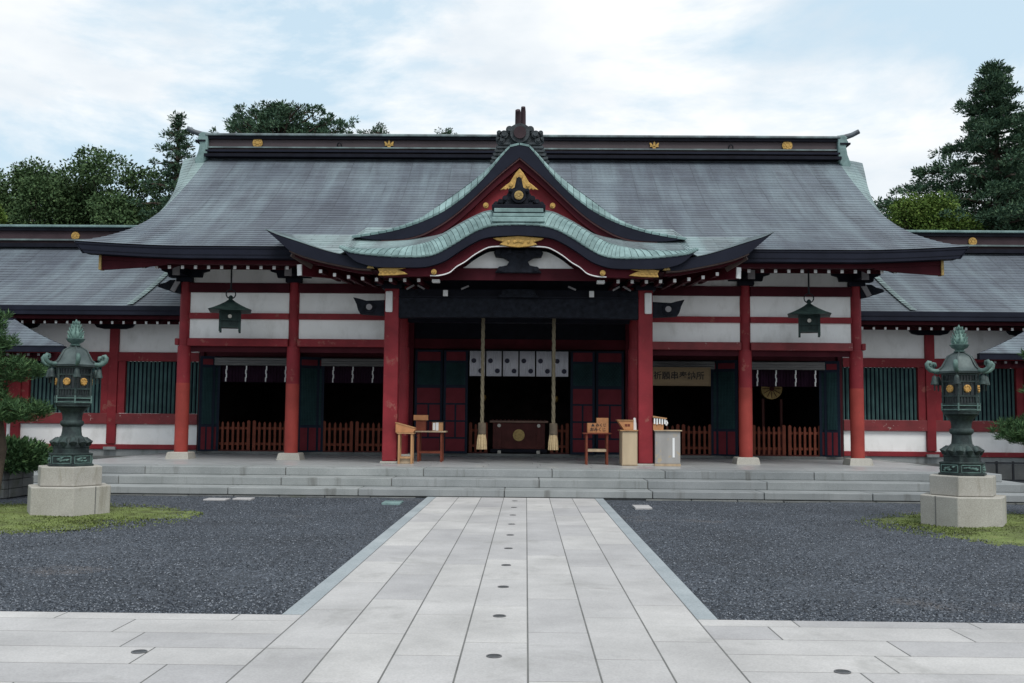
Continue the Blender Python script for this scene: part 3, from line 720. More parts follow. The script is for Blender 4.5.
# roof surface: front edge = beaked eave + wave, running back into the main roof
front = [(x, z) for x, z in kt if x < -3.9] + [(x, z) for x, z in g2 if abs(x) < 3.85] + [(-x, z) for x, z in reversed(kt) if x < -3.9]
def zmain(y): v = (y - YE) / (YR - YE); return ZE + (ZR - ZE) * g_(max(v, 0)) - (0.6 * (YE - y) if y < YE else 0)
m = MB()
NP = 12
def ppt(k, t):
    x, z = front[k]; yb = 24.6 if abs(x) < 3.9 else 23.98; zb = max(zmain(yb) + .03, z if abs(x) < 3.9 else 0)
    y = YF + .28 * (1 if abs(x) < 3.86 else 0) ; y = y + (yb - y) * t
    xb = x if abs(x) < 3.9 else math.copysign(3.9 + (abs(x) - 3.9) * (1 - .12 * t), x)
    e = z + (zb - z) * (t ** 1.25)
    if abs(x) > 3.9: e = max(z + .10 * (y - YF), zmain(y) + .03)
    return Vector((xb, y, e))
for j in range(NP):
    for k in range(len(front) - 1):
        la = Vector((0, 0, .016)); a, b, c, d_ = ppt(k, j / NP), ppt(k + 1, j / NP), ppt(k + 1, (j + 1) / NP), ppt(k, (j + 1) / NP)
        m.quad(a + la, b + la, c, d_, ((a.x, j + .02), (b.x, j + .02), (c.x, j + .98), (d_.x, j + .98)))
        m.quad(a - la, b - la, b + la, a + la, ((a.x, j + .02),) * 4)
porch_roof = m.build('porch_roof', M['roof_p'], hall, smooth=25)
tile_strip(d2, g2, 21.98, YF + .32, 78, porch_roof)
m = MB(); m.band(d2, b2, 22.0, 22.34); m.build('wave_bargeboard', M['fascia'], porch_roof)
m = MB(); m.band([(x, z + .003) for x, z in d2], [(x, z - .03) for x, z in d2], 21.975, 22.02); m.build('bargeboard_lip', M['verdi'], porch_roof)
for s in (-1, 1):
    m = MB(); m.band([(s * -x, z) for x, z in kt], [(s * -x, z) for x, z in kb_], YF, YF + .3)
    # side return of the beaked corner
    m.quad((s * 5.69, YF, 5.76), (s * 5.47, 23.98, 5.94), (s * 5.30, 23.98, 5.45), (s * 5.14, YF, 5.285))
    m.build('porch_fascia', M['fascia'], porch_roof)
    m = MB(); t3 = [(s * -x, z + .002) for x, z in kb_]; m.band(t3, [(x, z - .03) for x, z in t3], YF + .02, YF + .25); m.build('porch_fascia_moulding', M['mould'], porch_roof)
    # soffit of the porch eave, running back to the hall wall
    m = MB()
    for (ax, az), (bx, bz) in zip(kb_, kb_[1:]):
        m.quad((s * -ax, YF + .12, az - .03), (s * -bx, YF + .12, bz - .03), (s * -bx, 24.9, bz + .16), (s * (-ax - .12), 24.9, az + .18))
    m.quad((s * 3.4, YF + .12, 4.85), (s * 1.9, YF + .3, 4.87), (s * 1.9, 24.9, 5.0), (s * 3.4, 24.9, 5.0))
    m.build('porch_soffit', M['dred'], hall)
    # red eave board below the fascia
    lo = [(x, z - .03) for x, z in kb_]; lo2 = [(x + .03, z - .055) for x, z in lo]
    m = MB(); m.band([(s * -x, z) for x, z in lo], [(s * -x, z) for x, z in lo2], YF + .2, YF + .32); m.build('porch_eave_board', M['dred'], hall)
    # hip rafter with white end
    hr = MB().bar((s * 4.98, YF + .45, 4.90), (s * 3.6, 24.6, 5.05), .13, .26).build('hip_rafter', M['red_s'], hall)
    e = Vector((s * 4.98, YF + .45, 4.90)); dv = (e - Vector((s * 3.6, 24.6, 5.05))).normalized()
    MB().bar(e - dv * .0, e + dv * .03, .125, .25).build('hip_rafter_end', M['white'], hr)
    MB().bar((s * 5.12, YF + .18, 5.22), (s * 4.72, YF + .5, 4.98), .06, .10).build('corner_plate', M['mould'], hall)
# porch rafters
PR = [(-4.50, 4.87), (-4.18, 4.79), (-3.86, 4.745), (-3.54, 4.71), (-3.22, 4.69), (-2.90, 4.68), (-2.58, 4.68), (-2.26, 4.68)]
pr0 = None
for s in (-1, 1):
    for x, z in PR:
        if pr0 is None:
            pr0 = MB().bar((x, YF + .42, z), (x, 24.8, z + .12), .08, .09).build('porch_rafter', M['dred'], hall, loc=(x, YF + .42, z))
            MB().box(x - .034, x + .034, YF + .40, YF + .422, z - .038, z + .038).build('rafter_end', M['white'], pr0, loc=(x, YF + .41, z))
        else: dup(pr0, hall, (x * -s, YF + .42 - 25.0, z))
# red carved bargeboard under the wave
RB = [(-3.02, 4.71), (-2.75, 4.715), (-2.45, 4.722), (-1.966, 4.728), (-1.77, 4.736), (-1.543, 4.80), (-1.38, 4.936), (-1.187, 5.052), (-0.992, 5.202), (-0.763, 5.337), (-0.601, 5.39), (-.3, 5.405), (0, 5.41)]
RT = [(-3.02, 4.92), (-2.75, 4.92), (-2.45, 4.92), (-1.966, 4.95), (-1.77, 5.0), (-1.543, 5.13), (-1.38, 5.24), (-1.187, 5.36), (-0.992, 5.49), (-0.763, 5.58), (-0.601, 5.62), (-.3, 5.65), (0, 5.655)]
rb, rt = mirror(smooth_curve(RB, 48)), mirror(smooth_curve(RT, 48))
wb = MB(); wb.band(rt, rb, YF + .06, YF + .2); wave = wb.build('wave_board', M['red_s'], hall)
m = MB(); m.band([(x, z + .018) for x, z in rb[12:-12]], [(x, z - .006) for x, z in rb[12:-12]], YF + .035, YF + .075); m.build('white_edge', M['white'], wave)
m = MB(); m.prism_y([(-1.85, 4.80)] + [(x, z - .02) for x, z in rb[20:-20]] + [(1.85, 4.80)], 22.62, 22.70); m.build('tympanum', M['plaster'], hall)
MB().box(-2.0, 2.0, 22.56, 22.615, 4.70, 4.975).build('porch_tie_beam', M['dred'], hall)
m = MB()   # gilt centre ornament
m.prism_y([(-.57, 5.585), (-.40, 5.60), (0, 5.635), (.40, 5.60), (.57, 5.585), (.50, 5.54), (.34, 5.50), (.42, 5.44), (.25, 5.40), (0, 5.375), (-.25, 5.40), (-.42, 5.44), (-.34, 5.50), (-.50, 5.54)], YF - .03, YF + .05)
for k in range(-2, 3): m.disc_y(k * .045, 5.50 + .012 * (2 - abs(k)), .035, YF - .05, YF - .02, 8)
for s in (-1, 1): m.disc_y(s * .22, 5.50, .035, YF - .05, YF - .02, 8); m.disc_y(s * .36, 5.52, .025, YF - .05, YF - .02, 8)
m.build('gilt_plate', M['gold'], wave, bevel=.008)
for s in (-1, 1):
    m = MB(); m.prism_y([(s * (3.14 - (3.14 - a) * .72), b) for a, b in ((3.14, 4.88), (2.95, 4.90), (2.45, 4.90), (2.22, 4.905), (2.5, 4.85), (2.35, 4.82), (2.2, 4.76), (2.55, 4.735), (2.95, 4.725), (3.12, 4.725), (3.08, 4.80))], YF - .02, YF + .055)
    for k in range(4): m.disc_y(s * (2.76 + .10 * k), 4.81, .035, YF - .04, YF - .01, 8)
    m.build('gilt_plate', M['gold'], wave, bevel=.008)
    m = MB(); m.disc_y(s * 1.88, 4.815, .062, YF - .02, YF + .055, 14); m.disc_y(s * 1.88, 4.815, .03, YF - .05, YF - .01, 10); m.build('gilt_boss', M['gold'], wave)
    m = MB(); m.prism_y([(s * (3.30 + a), 4.885 + b) for a, b in ((-.08, 0), (-.05, .06), (0, .10), (.05, .06), (.08, 0))], YF - .02, YF + .1); m.build('gilt_boss', M['oldgold'], wave)
    MB().box(min(s * 1.78, s * 1.95), max(s * 1.78, s * 1.95), YF + .3, YF + .5, 4.63, 4.69).build('white_block', M['white'], hall)
    MB().box(min(s * 1.66, s * 1.77), max(s * 1.66, s * 1.77), 23.30, 23.36, 4.42, 4.56).build('white_block', M['white'], hall)
    for xa, za, xb, zb in ((2.62, 4.56, 2.44, 4.66), (2.36, 4.655, 2.20, 4.565), (1.34, 4.57, 1.16, 4.65)): MB().bar((s * xa, 23.2, za), (s * xb, 23.2, zb), .04, .018, (0, 1, 0)).build('white_chevron', M['mould2'], hall)
# frog leg strut below the gilt plate
m = MB()
m.prism_y([(-.52, 4.86), (-.44, 4.98), (-.26, 5.02), (-.2, 5.12), (-.34, 5.2), (-.52, 5.22), (-.56, 5.32), (-.40, 5.38), (-.15, 5.36), (.15, 5.36), (.40, 5.38), (.56, 5.32), (.52, 5.22), (.34, 5.2), (.2, 5.12), (.26, 5.02), (.44, 4.98), (.52, 4.86)], 22.40, 22.58)
for s in (-1, 1): scroll(m, s * .46, 5.30, .085, 22.36, 22.5); scroll(m, s * .40, 4.92, .07, 22.36, 22.5); scroll(m, s * .2, 5.32, .07, 22.36, 22.5)
m.build('frog_leg_strut', M['carved'], hall)
m = MB()
m.prism_y([(-.5, 4.40), (-.35, 4.5), (-.3, 4.58), (.3, 4.58), (.35, 4.5), (.5, 4.40)], 23.25, 23.42)
for s in (-1, 1): scroll(m, s * .33, 4.5, .07, 23.2, 23.4)
m.build('frog_leg_strut', M['carved'], hall)
# porch ridge ornament standing on the wave
m = MB(); oz = -.135
m.prism_y([(x, z + oz) for x, z in ((-.60, 6.46), (-.57, 6.53), (-.44, 6.57), (-.32, 6.64), (-.2, 6.84), (-.10, 6.89), (-.055, 7.10), (0, 7.14), (.055, 7.10), (.10, 6.89), (.2, 6.84), (.32, 6.64), (.44, 6.57), (.57, 6.53), (.60, 6.46))], 22.18, 22.42)
for s in (-1, 1):
    for cx, cz, r0 in ((.30, 6.62, .075), (.41, 6.55, .065), (.51, 6.51, .05), (.27, 6.51, .05), (.19, 6.81, .05)): scroll(m, s * cx, cz + oz, r0, 22.12, 22.36)
m.disc_y(0, 6.69 + oz, .165, 22.10, 22.3, 20); orn = m.build('porch_ornament', M['carved'], porch_roof)
m = MB(); crest(m, 0, 6.69 + oz, .10, 22.09); m.build('gilt_crest', M['oldgold'], orn)
MB().box(-.60, .60, 22.0, 22.5, 6.245, 6.33).build('ornament_plinth', M['black'], orn, bevel=.01)
m = MB(); m.box(-.55, .55, 21.985, 22.42, 6.15, 6.243); m.box(-.57, .57, 21.965, 22.42, 6.05, 6.125); m.box(-.59, .59, 21.95, 22.42, 5.93, 6.04); m.build('ornament_base', M['verdi'], orn, bevel=.015)
MB().box(-.545, .545, 22.0, 22.42, 5.95, 6.20).build('base_core', M['fascia'], orn)

# porch columns and rainbow beam
for s in (-1, 1):
    x = s * 2.99
    pc = MB().box(x - .17, x + .17, 23.43, 23.77, .545, 4.62).build('porch_column', M['red'], hall, bevel=.025)
    MB().box(x - .21, x + .21, 23.39, 23.81, .494, .545).build('column_base', M['pedestal'], pc, bevel=.01)
    MB().box(x - .085 - s * -.0 + s * .06, x + .085 + s * .06, 23.36, 23.425, 4.04, 4.54).build('white_nose_end', M['white'], pc, bevel=.03)
    m = MB(); m.prism_y([(s * a, b) for a, b in ((3.165, 4.34), (3.6, 4.32), (3.78, 4.37), (3.92, 4.40), (3.84, 4.24), (3.80, 4.10), (3.74, 4.0), (3.165, 3.97))], 23.50, 23.70)
    scroll(m, s * 3.52, 4.16, .13, 23.46, 23.6); nose = m.build('beam_nose', M['carved'], hall, bevel=.01)
    m = MB(); m.disc_y(s * 3.52, 4.16, .07, 23.38, 23.43, 16); m.build('nose_crest', M['mould2'], nose)
    # capital and brackets
    m = MB(); m.box(x - .24, x + .24, 23.36, 23.84, 4.60, 4.72); m.box(x - .42, x + .42, 23.5, 23.7, 4.70, 4.80)
    for dx in (-.34, 0, .34): m.box(x + dx - .1, x + dx + .1, 23.48, 23.72, 4.78, 4.86)
    m.build('bracket', M['black'], hall, bevel=.012)
    m = MB(); m.prism_y([(s * a, b) for a, b in ((2.82, 4.60), (2.60, 4.55), (2.45, 4.58), (2.32, 4.50), (2.45, 4.40), (2.6, 4.42), (2.82, 4.40))], 23.45, 23.62); m.build('carved_bracket', M['carved'], hall, bevel=.01)
    MB().bar((x, 23.8, 4.25), (s * 2.9, 24.85, 4.42), .2, .3).build('connecting_beam', M['black'], hall)
m = MB(); bt = [(-2.82 + 5.64 * k / 24, 4.39) for k in range(25)]; bb = [(x, 3.915 + .035 * (1 - (x / 2.82) ** 2)) for x, z in bt]; m.band(bt, bb, 23.42, 23.70)
rbm = m.build('rainbow_beam', M['carved'], hall)
MB().box(-2.82, 2.82, 23.38, 23.74, 4.395, 4.43).build('beam_cap', M['black'], rbm)
MB().box(-2.82, 2.82, 23.48, 23.66, 4.44, 4.60).build('purlin', M['black'], hall)

# ---------------------------------------------------------------- facade on the main column row
YM = 24.986
for x in (-8.41, -5.653, -2.9, 2.9, 5.653, 8.41):
    c = MB().lathe(x, YM, [(.164, 2.38), (.164, 3.2), (.160, 3.31), (.135, 3.315), (.135, 4.92)], 24).build('column', M['red'], hall, smooth=40)
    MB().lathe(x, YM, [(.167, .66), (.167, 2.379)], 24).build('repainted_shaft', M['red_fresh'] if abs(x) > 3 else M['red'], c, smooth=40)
    mb = MB(); mb.v = [(x + a * k, YM + b * k, z) for z, k in ((.494, .29), (.645, .26), (.665, .235)) for a, b in ((-1, -1), (1, -1), (1, 1), (-1, 1))]
    mb.f = [(3, 2, 1, 0), (8, 9, 10, 11)] + [(o + k, o + (k + 1) % 4, o + 4 + (k + 1) % 4, o + 4 + k) for o in (0, 4) for k in range(4)]
    mb.build('column_base', M['pedestal'], c)
    if abs(x) > 5:
        m = MB(); m.box(x - .20, x + .20, YM - .2, YM + .2, 4.92, 5.04)
        m.prism_y([(x - .62, 5.30), (x - .60, 5.20), (x - .45, 5.16), (x - .42, 5.04), (x + .42, 5.04), (x + .45, 5.16), (x + .60, 5.20), (x + .62, 5.30)], YM - .14, YM + .14)
        for dx in (-.48, 0, .48): m.box(x + dx - .10, x + dx + .10, YM - .17, YM + .17, 5.30, 5.40)
        m.box(x - .10, x + .10, YM - .75, YM, 5.06, 5.24)
        m.build('bracket', M['black'], hall, bevel=.012)
        MB().box(x - .085, x + .085, YM - .79, YM - .755, 5.0, 5.22).build('bracket_end', M['mould2'], hall)
for s in (-1, 1):   # carved beam noses outside the corner columns
    x = s * 8.41
    m = MB(); m.prism_y([(x + s * a, b) for a, b in ((.10, 4.98), (.38, 4.97), (.50, 4.90), (.66, 4.86), (.70, 4.80), (.60, 4.76), (.46, 4.72), (.30, 4.66), (.10, 4.62))], YM - .12, YM + .12); n_ = m.build('beam_nose', M['carved'], hall, bevel=.012)
    MB().bar((x + s * .14, YM - .15, 4.98), (x + s * .30, YM - .15, 4.68), .12, .04, (0, 1, 0)).build('nose_face', M['mould2'], n_)
    m = MB(); m.box(min(x + s * .12, x + s * .22), max(x + s * .12, x + s * .22), YM - .1, YM + .1, 3.33, 3.50); m.build('tie_beam_nose', M['red'], hall, bevel=.02)
for s in (-1, 1):
    for xa, xb, outer in ((5.653, 8.41, 1), (2.9, 5.653, 0)):
        x0, x1 = sorted((s * xa, s * xb)); x0 += .12; x1 -= .12
        for z0, z1 in ((4.90, 5.62), (4.146, 4.67), (3.50, 4.0)): MB().box(x0, x1, YM - .03, YM + .05, z0, z1).build('wall_panel', M['plaster'], hall)
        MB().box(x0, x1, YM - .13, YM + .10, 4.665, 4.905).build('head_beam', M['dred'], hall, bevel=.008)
        MB().box(x0, x1, YM - .10, YM + .08, 3.995, 4.146).build('wall_beam', M['red'], hall, bevel=.008)
        MB().box(x0, x1, YM - .15, YM + .12, 3.31, 3.504).build('tie_beam', M['red_worn'] if s > 0 else M['red'], hall, bevel=.01)
        MB().box(x0, x1, YM - .02, YM + .06, 3.17, 3.307).build('lintel_board', M['dred'], hall)
MB().box(-9.0, 9.0, YM - .24, YM - .14, 5.235, 5.47).build('wall_plate', M['dred'], hall)
MB().box(-2.76, 2.76, YM - .05, YM + .1, 4.55, 5.6).build('porch_back_panel', M['black'], hall)
MB().box(-2.76, 2.76, YM - .1, YM + .1, 3.95, 4.2).build('head_beam', M['black'], hall)

# ---------------------------------------------------------------- door wall and interior
YD, ZF = 28.3, .555
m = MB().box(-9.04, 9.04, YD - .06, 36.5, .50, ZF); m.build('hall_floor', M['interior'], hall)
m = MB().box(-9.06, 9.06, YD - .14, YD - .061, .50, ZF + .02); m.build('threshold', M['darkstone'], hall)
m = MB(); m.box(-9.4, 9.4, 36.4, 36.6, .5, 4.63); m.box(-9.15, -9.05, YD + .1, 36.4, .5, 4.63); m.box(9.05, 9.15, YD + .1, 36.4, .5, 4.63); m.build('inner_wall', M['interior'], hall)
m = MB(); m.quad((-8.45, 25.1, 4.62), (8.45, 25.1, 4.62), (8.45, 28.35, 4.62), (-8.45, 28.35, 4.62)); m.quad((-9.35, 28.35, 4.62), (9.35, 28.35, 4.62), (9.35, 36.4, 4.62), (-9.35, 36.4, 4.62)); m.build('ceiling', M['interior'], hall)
m = MB()   # hall upper wall behind the verandah
m.box(-9.05, -3.25, YD, YD + .12, 3.25, 4.6); m.box(3.25, 9.05, YD, YD + .12, 3.25, 4.6); m.build('transom', M['dred'], hall)
MB().box(-3.25, 3.25, YD, YD + .12, 3.52, 3.80).build('door_lintel', M['red_s'], hall)
MB().box(-3.25, 3.25, YD + .02, YD + .10, 3.80, 4.6).build('transom', M['black'], hall)
for x in (-9.0, -6.36, -3.55, 3.45, 6.36, 9.0):
    MB().box(x - (.06 if abs(x) > 8 else .17), x + (.06 if abs(x) > 8 else .17), YD - .12, YD + .16, ZF, 4.6).build('door_post', M['dred'], hall, bevel=.015)
for x in (-3.12, 3.12):
    MB().box(x - .13, x + .13, YD - .1, YD + .14, ZF, 4.6).build('door_post', M['red_s'], hall, bevel=.015)
for x in (-2.05, 2.05): MB().box(x - .1, x + .1, YD + .12, YD + .2, 3.8, 4.6).build('transom_post', M['dred'], hall)
def door_leaf(x0, x1, rows, y=YD - .1, ang=0.0, z1=3.48, name='door'):
    xc = (x0 + x1) / 2; hw = (x1 - x0) / 2
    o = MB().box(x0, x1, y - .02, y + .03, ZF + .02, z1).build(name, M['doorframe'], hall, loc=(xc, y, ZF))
    for kind, za, zb in rows:
        if kind == 'green':
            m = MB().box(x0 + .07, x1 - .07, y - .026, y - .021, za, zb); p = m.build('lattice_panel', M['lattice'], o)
            l = MB(); n = max(3, int((x1 - x0) / .055))
            if zb - za > 1:
                for k in range(1, n): xx = x0 + .07 + (x1 - x0 - .14) * k / n; l.box(xx - .009, xx + .009, y - .046, y - .027, za, zb)
                for k in range(1, 16): zz = za + (zb - za) * k / 16; l.box(x0 + .07, x1 - .07, y - .040, y - .0275, zz - .008, zz + .008)
            else:
                w_ = x1 - x0 - .14; h_ = zb - za
                for k in range(-12, 13):
                    for sg in (1, -1):
                        # diagonal lattice clipped to the panel
                        pts = []
                        for t in np.linspace(0, 1, 25):
                            xx = x0 + .07 + k * w_ / 7 + t * h_ * .8; zz = za + t * h_
                            if sg < 0: xx = x0 + x1 - xx
                            if x0 + .07 <= xx <= x1 - .07: pts.append((xx, zz))
                        if len(pts) > 1: l.bar((pts[0][0], y - .034 - .004 * sg, pts[0][1]), (pts[-1][0], y - .034 - .004 * sg, pts[-1][1]), .006, .016, (0, 1, 0))
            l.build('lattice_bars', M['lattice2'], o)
        else:
            n = 2 if kind == 'red2' else 1; wv = (x1 - x0 - .14 - .05 * (n - 1)) / n
            for k in range(n):
                xa = x0 + .07 + k * (wv + .05); MB().box(xa, xa + wv, y - .03, y - .021, za, zb).build('door_panel', M['panel'], o, bevel=.004)
    if ang:
        o.rotation_euler.z = ang
    return o
CR = [('red', 3.17, 3.42), ('green', 2.49, 3.11), ('red', 1.98, 2.40), ('red2', 1.50, 1.93), ('red2', 1.03, 1.45), ('red', .64, .98)]
for s in (-1, 1):
    door_leaf(*sorted((s * 2.95, s * 2.16)), CR, YD - .05); door_leaf(*sorted((s * 2.12, s * 1.44)), CR, YD - .22, z1=3.46)
SR = [('red', 3.0, 3.16), ('green', 1.33, 2.92), ('red2', .62, 1.25)]
for x0, x1, a in ((-9.0, -8.58, 28), (-6.22, -5.62, 30), (5.50, 6.12, -30), (8.53, 8.95, -28)):
    door_leaf(x0, x1, SR, YD - .22, rad(a), 3.24)
    door_leaf(x0 + (.1 if a > 0 else -.1), x1 + (.1 if a > 0 else -.1), SR, YD - .08, rad(a * .4), 3.24)
# ================================================================== CORRIDOR WINGS
YW, YWE = 28.5, 27.0
def wing(s):
    side = 'left' if s < 0 else 'right'
    w = thing('corridor_wing', 'long red and white corridor with green slatted windows on the %s of the hall' % side, 'corridor', (s * 15, YW, 0))
    X0, X1 = 9.45, 22.0
    def wp(x, v): return Vector((s * x, YWE + 4.6 * v, 4.53 + 2.42 * (.8 * v + .2 * v * v)))
    rf = courses(lambda u, v: wp(X0 - .95 + (X1 - X0 + .95) * u, v), [k / 26 for k in range(27)], [k / 24 for k in range(25)], 'roof', M['roof'], w, .018, 13)
    rs = MB(); a, b = wp(X0 - .95, 1), wp(X1, 1); rs.quad(a, b, (b.x, 36, 4.5), (a.x, 36, 4.5)); rs.build('rear_slope', M['roof'], rf)
    x0, x1 = sorted((s * (X0 - .9), s * X1))
    m = MB(); m.box(x0, x1, YWE - .02, YWE + .3, 4.29, 4.535); m.build('eave_fascia', M['fascia'], rf)
    MB().box(x0, x1, YWE - .03, YWE + .1, 4.40, 4.415).build('fascia_lip', M['black'], rf)
    MB().box(x0, x1, YWE + .16, YWE + .30, 4.185, 4.285).build('eave_board', M['dred'], w)
    m = MB(); m.quad((x0, YWE + .2, 4.17), (x1, YWE + .2, 4.17), (x1, 28.9, 4.62), (x0, 28.9, 4.62)); m.build('soffit', M['dred'], w)
    r0 = MB().bar((s * 9.36, YWE + .34, 4.105), (s * 9.36, 28.7, 4.46), .07, .08).build('rafter', M['dred'], w, loc=(s * 9.36, YWE + .34, 4.105))
    MB().box(s * 9.36 - .029, s * 9.36 + .029, YWE + .32, YWE + .342, 4.066, 4.140).build('rafter_end', M['white'], r0, loc=(s * 9.36, YWE + .33, 4.105))
    x = 9.36 + .313; b0 = r0.location.copy()
    while x < 17.5: dup(r0, w, (b0.x + s * (x - 9.36), b0.y, b0.z)); x += .313
    # ridge
    rg = MB().box(x0, x1, 31.4, 31.9, 6.9, 7.5).build('ridge', M['ridge_dark'], w)
    MB().box(x0, x1, 31.25, 32.0, 7.502, 7.58).build('ridge_lip', M['verdi'], rg, bevel=.02)
    MB().box(x0, x1, 31.32, 31.95, 7.40, 7.498).build('ridge_moulding', M['black'], rg)
    MB().box(x0, x1, 31.30, 31.95, 7.08, 7.13).build('ridge_moulding', M['roof_g'], rg)
    MB().box(x0, x1, 31.25, 31.95, 6.86, 6.98).build('ridge_moulding', M['black'], rg)
    m = MB(); crest(m, s * 14.22, 7.24, .13, 31.38); m.build('ridge_crest', M['gold'], rg)
    # valley flashing where a side slope of the hall meets the corridor roof
    m = MB(); n_ = Vector((0, -.02, .045))
    for k in range(24):
        va, vb = .92 * k / 24, .92 * (k + .96) / 24; a, b = wp(10.66 - .10 * va, va), wp(10.66 - .10 * vb, vb); lf = Vector((0, 0, .012))
        for o0, o1 in ((-.10, .07),):
            m.quad(a + n_ + lf + Vector((s * o0, 0, 0)), a + n_ + lf + Vector((s * o1, 0, 0)), b + n_ + Vector((s * o1, 0, 0)), b + n_ + Vector((s * o0, 0, 0)))
    m.build('valley_flashing', M['verdi2'], rf, smooth=40)
    # wall
    x0, x1 = sorted((s * 9.16, s * X1))
    posts = [11.62, 14.38, 17.14, 19.9]
    MB().box(x0, x1, YW - .02, YW + .2, -.03, .585).build('wall_plinth', M['step'], w)
    MB().box(x0, x1, YW - .5, YW - .021, -.03, .40).build('plinth_step', M['darkstone'], w)
    edges = [9.16] + posts + [22.0]
    for a, b in zip(edges, edges[1:]):
        pa, pb = (a + .12 if a > 9.4 else a), b - .12
        xa, xb = sorted((s * pa, s * pb))
        MB().box(xa, xb, YW, YW + .12, 3.36, 4.55).build('wall_panel', M['plaster'], w)
        MB().box(xa, xb, YW, YW + .12, .73, 1.30).build('wall_panel', M['plaster'], w)
        wa, wb_ = (a + .34 if a > 9.4 else a), b - .34
        xa, xb = sorted((s * wa, s * wb_))
        win = MB().box(xa, xb, YW + .14, YW + .17, 1.61, 3.10).build('slatted_window', M['doorframe'], w)
        l = MB(); n = int((xb - xa) / .118)
        for k in range(n + 1):
            xx = xa + .04 + (xb - xa - .08) * k / n
            l.v += []; l.bar((xx, YW + .06, 1.612), (xx, YW + .06, 3.098), .052, .052, (.7, .7, 0))
        l.build('slats', M['slat'], win)
    for p in posts:
        po = MB().box(s * p - .13, s * p + .13, YW - .10, YW + .14, .74, 4.10).build('post', M['red'], w, bevel=.02)
        for q in (-1, 1): MB().box(*sorted((s * p + q * .14, s * p + q * .34)), YW - .05, YW + .12, 1.612, 3.098).build('window_jamb', M['red'], w)
        m = MB(); m.prism_y([(s * p + a, b) for a, b in ((-.58, 4.16), (-.50, 4.06), (-.32, 4.02), (.32, 4.02), (.50, 4.06), (.58, 4.16))], YW - .13, YW - .01); m.build('boat_bracket', M['black'], w, bevel=.01)
        MB().box(s * p - .17, s * p + .17, YW - .16, YW - .021, .58, .66).build('post_base', M['step'], po)
    MB().box(x0, x1, YW - .24, YW - .14, 4.155, 4.38).build('wall_plate', M['dred'], w)
    for z0, z1, dy, mt in ((3.10, 3.36, .08, 'red'), (1.30, 1.61, .09, 'red_worn'), (.59, .73, .07, 'red')):
        MB().box(x0, x1, YW - dy, YW + .13, z0 + .001, z1 - .001).build('wall_beam', M[mt], w, bevel=.01)
    return w
wing(-1); wing(1)

# side pavilions in front of the corridors, mostly behind the pines
def pavilion(s):
    side = 'left' if s < 0 else 'right'
    p = thing('side_pavilion', 'small dark hipped porch roof on red posts behind the %s pine' % side, 'pavilion', (s * 14, 26.5, 0))
    m = MB(); xa, xb, ya, yb, z0 = 11.70, 18.0, 25.5, 28.6, 3.33
    def up(x): return .16 * max(0, (12.6 - x) / .9) ** 2 * 0
    def fr(u, v):
        x0_ = xa + 2.0 * v; x = x0_ + (xb - x0_) * u; return Vector((s * x, ya + 1.3 * v, z0 + 0.80 * (.75 * v + .25 * v * v)))
    rf = courses(fr, [k / 14 for k in range(15)], [k / 10 for k in range(11)], 'roof', M['roof'], p, .015, 6)
    m = MB()
    for k in range(10):
        a_, b_ = fr(0, k / 10), fr(0, (k + 1) / 10); dn = Vector((0, 0, -.17)); iw = Vector((s * .25, .05, 0)); lf = Vector((0, 0, .016))
        m.quad(a_ + lf, b_ + lf, b_ + dn, a_ + dn); m.quad(a_ + dn, b_ + dn, b_ + dn + iw, a_ + dn + iw)
    m.build('verge_board', M['fascia'], rf)
    MB().box(*sorted((s * (xa + 2.0), s * xb)), 26.75, 26.95, 4.0, 4.16).build('ridge', M['fascia'], rf)
    m = MB(); m.box(*sorted((s * (xa + .02), s * xb)), ya + .02, ya + .2, z0 - .16, z0 - .003); m.build('eave_fascia', M['fascia'], rf)
    MB().box(*sorted((s * (xa + .35), s * xb)), ya + .4, ya + .55, z0 - .34, z0 - .162).build('eave_beam', M['dred'], p)
    r0 = None; x = xa + .5
    while x < 15.5:
        if r0 is None:
            r0 = MB().box(s * x - .035, s * x + .035, ya + .26, 26.7, z0 - .26, z0 - .18).build('rafter', M['dred'], p, loc=(s * x, ya + .26, z0 - .22)); bx = x; bl = r0.location.copy()
            MB().box(s * x - .03, s * x + .03, ya + .24, ya + .262, z0 - .25, z0 - .19).build('rafter_end', M['mould2'], r0, loc=(s * x, ya + .25, z0 - .22))
        else: dup(r0, p, (bl.x + s * (x - bx), bl.y, bl.z))
        x += .27
    for x in (13.6, 15.8):
        MB().box(s * x - .10, s * x + .10, 26.1, 26.3, .25, 3.05).build('post', M['red'], p, bevel=.015)
        MB().box(s * x - .2, s * x + .2, 26.02, 26.42, 0, .25).build('post_base', M['step'], p, bevel=.01)
pavilion(-1); pavilion(1)

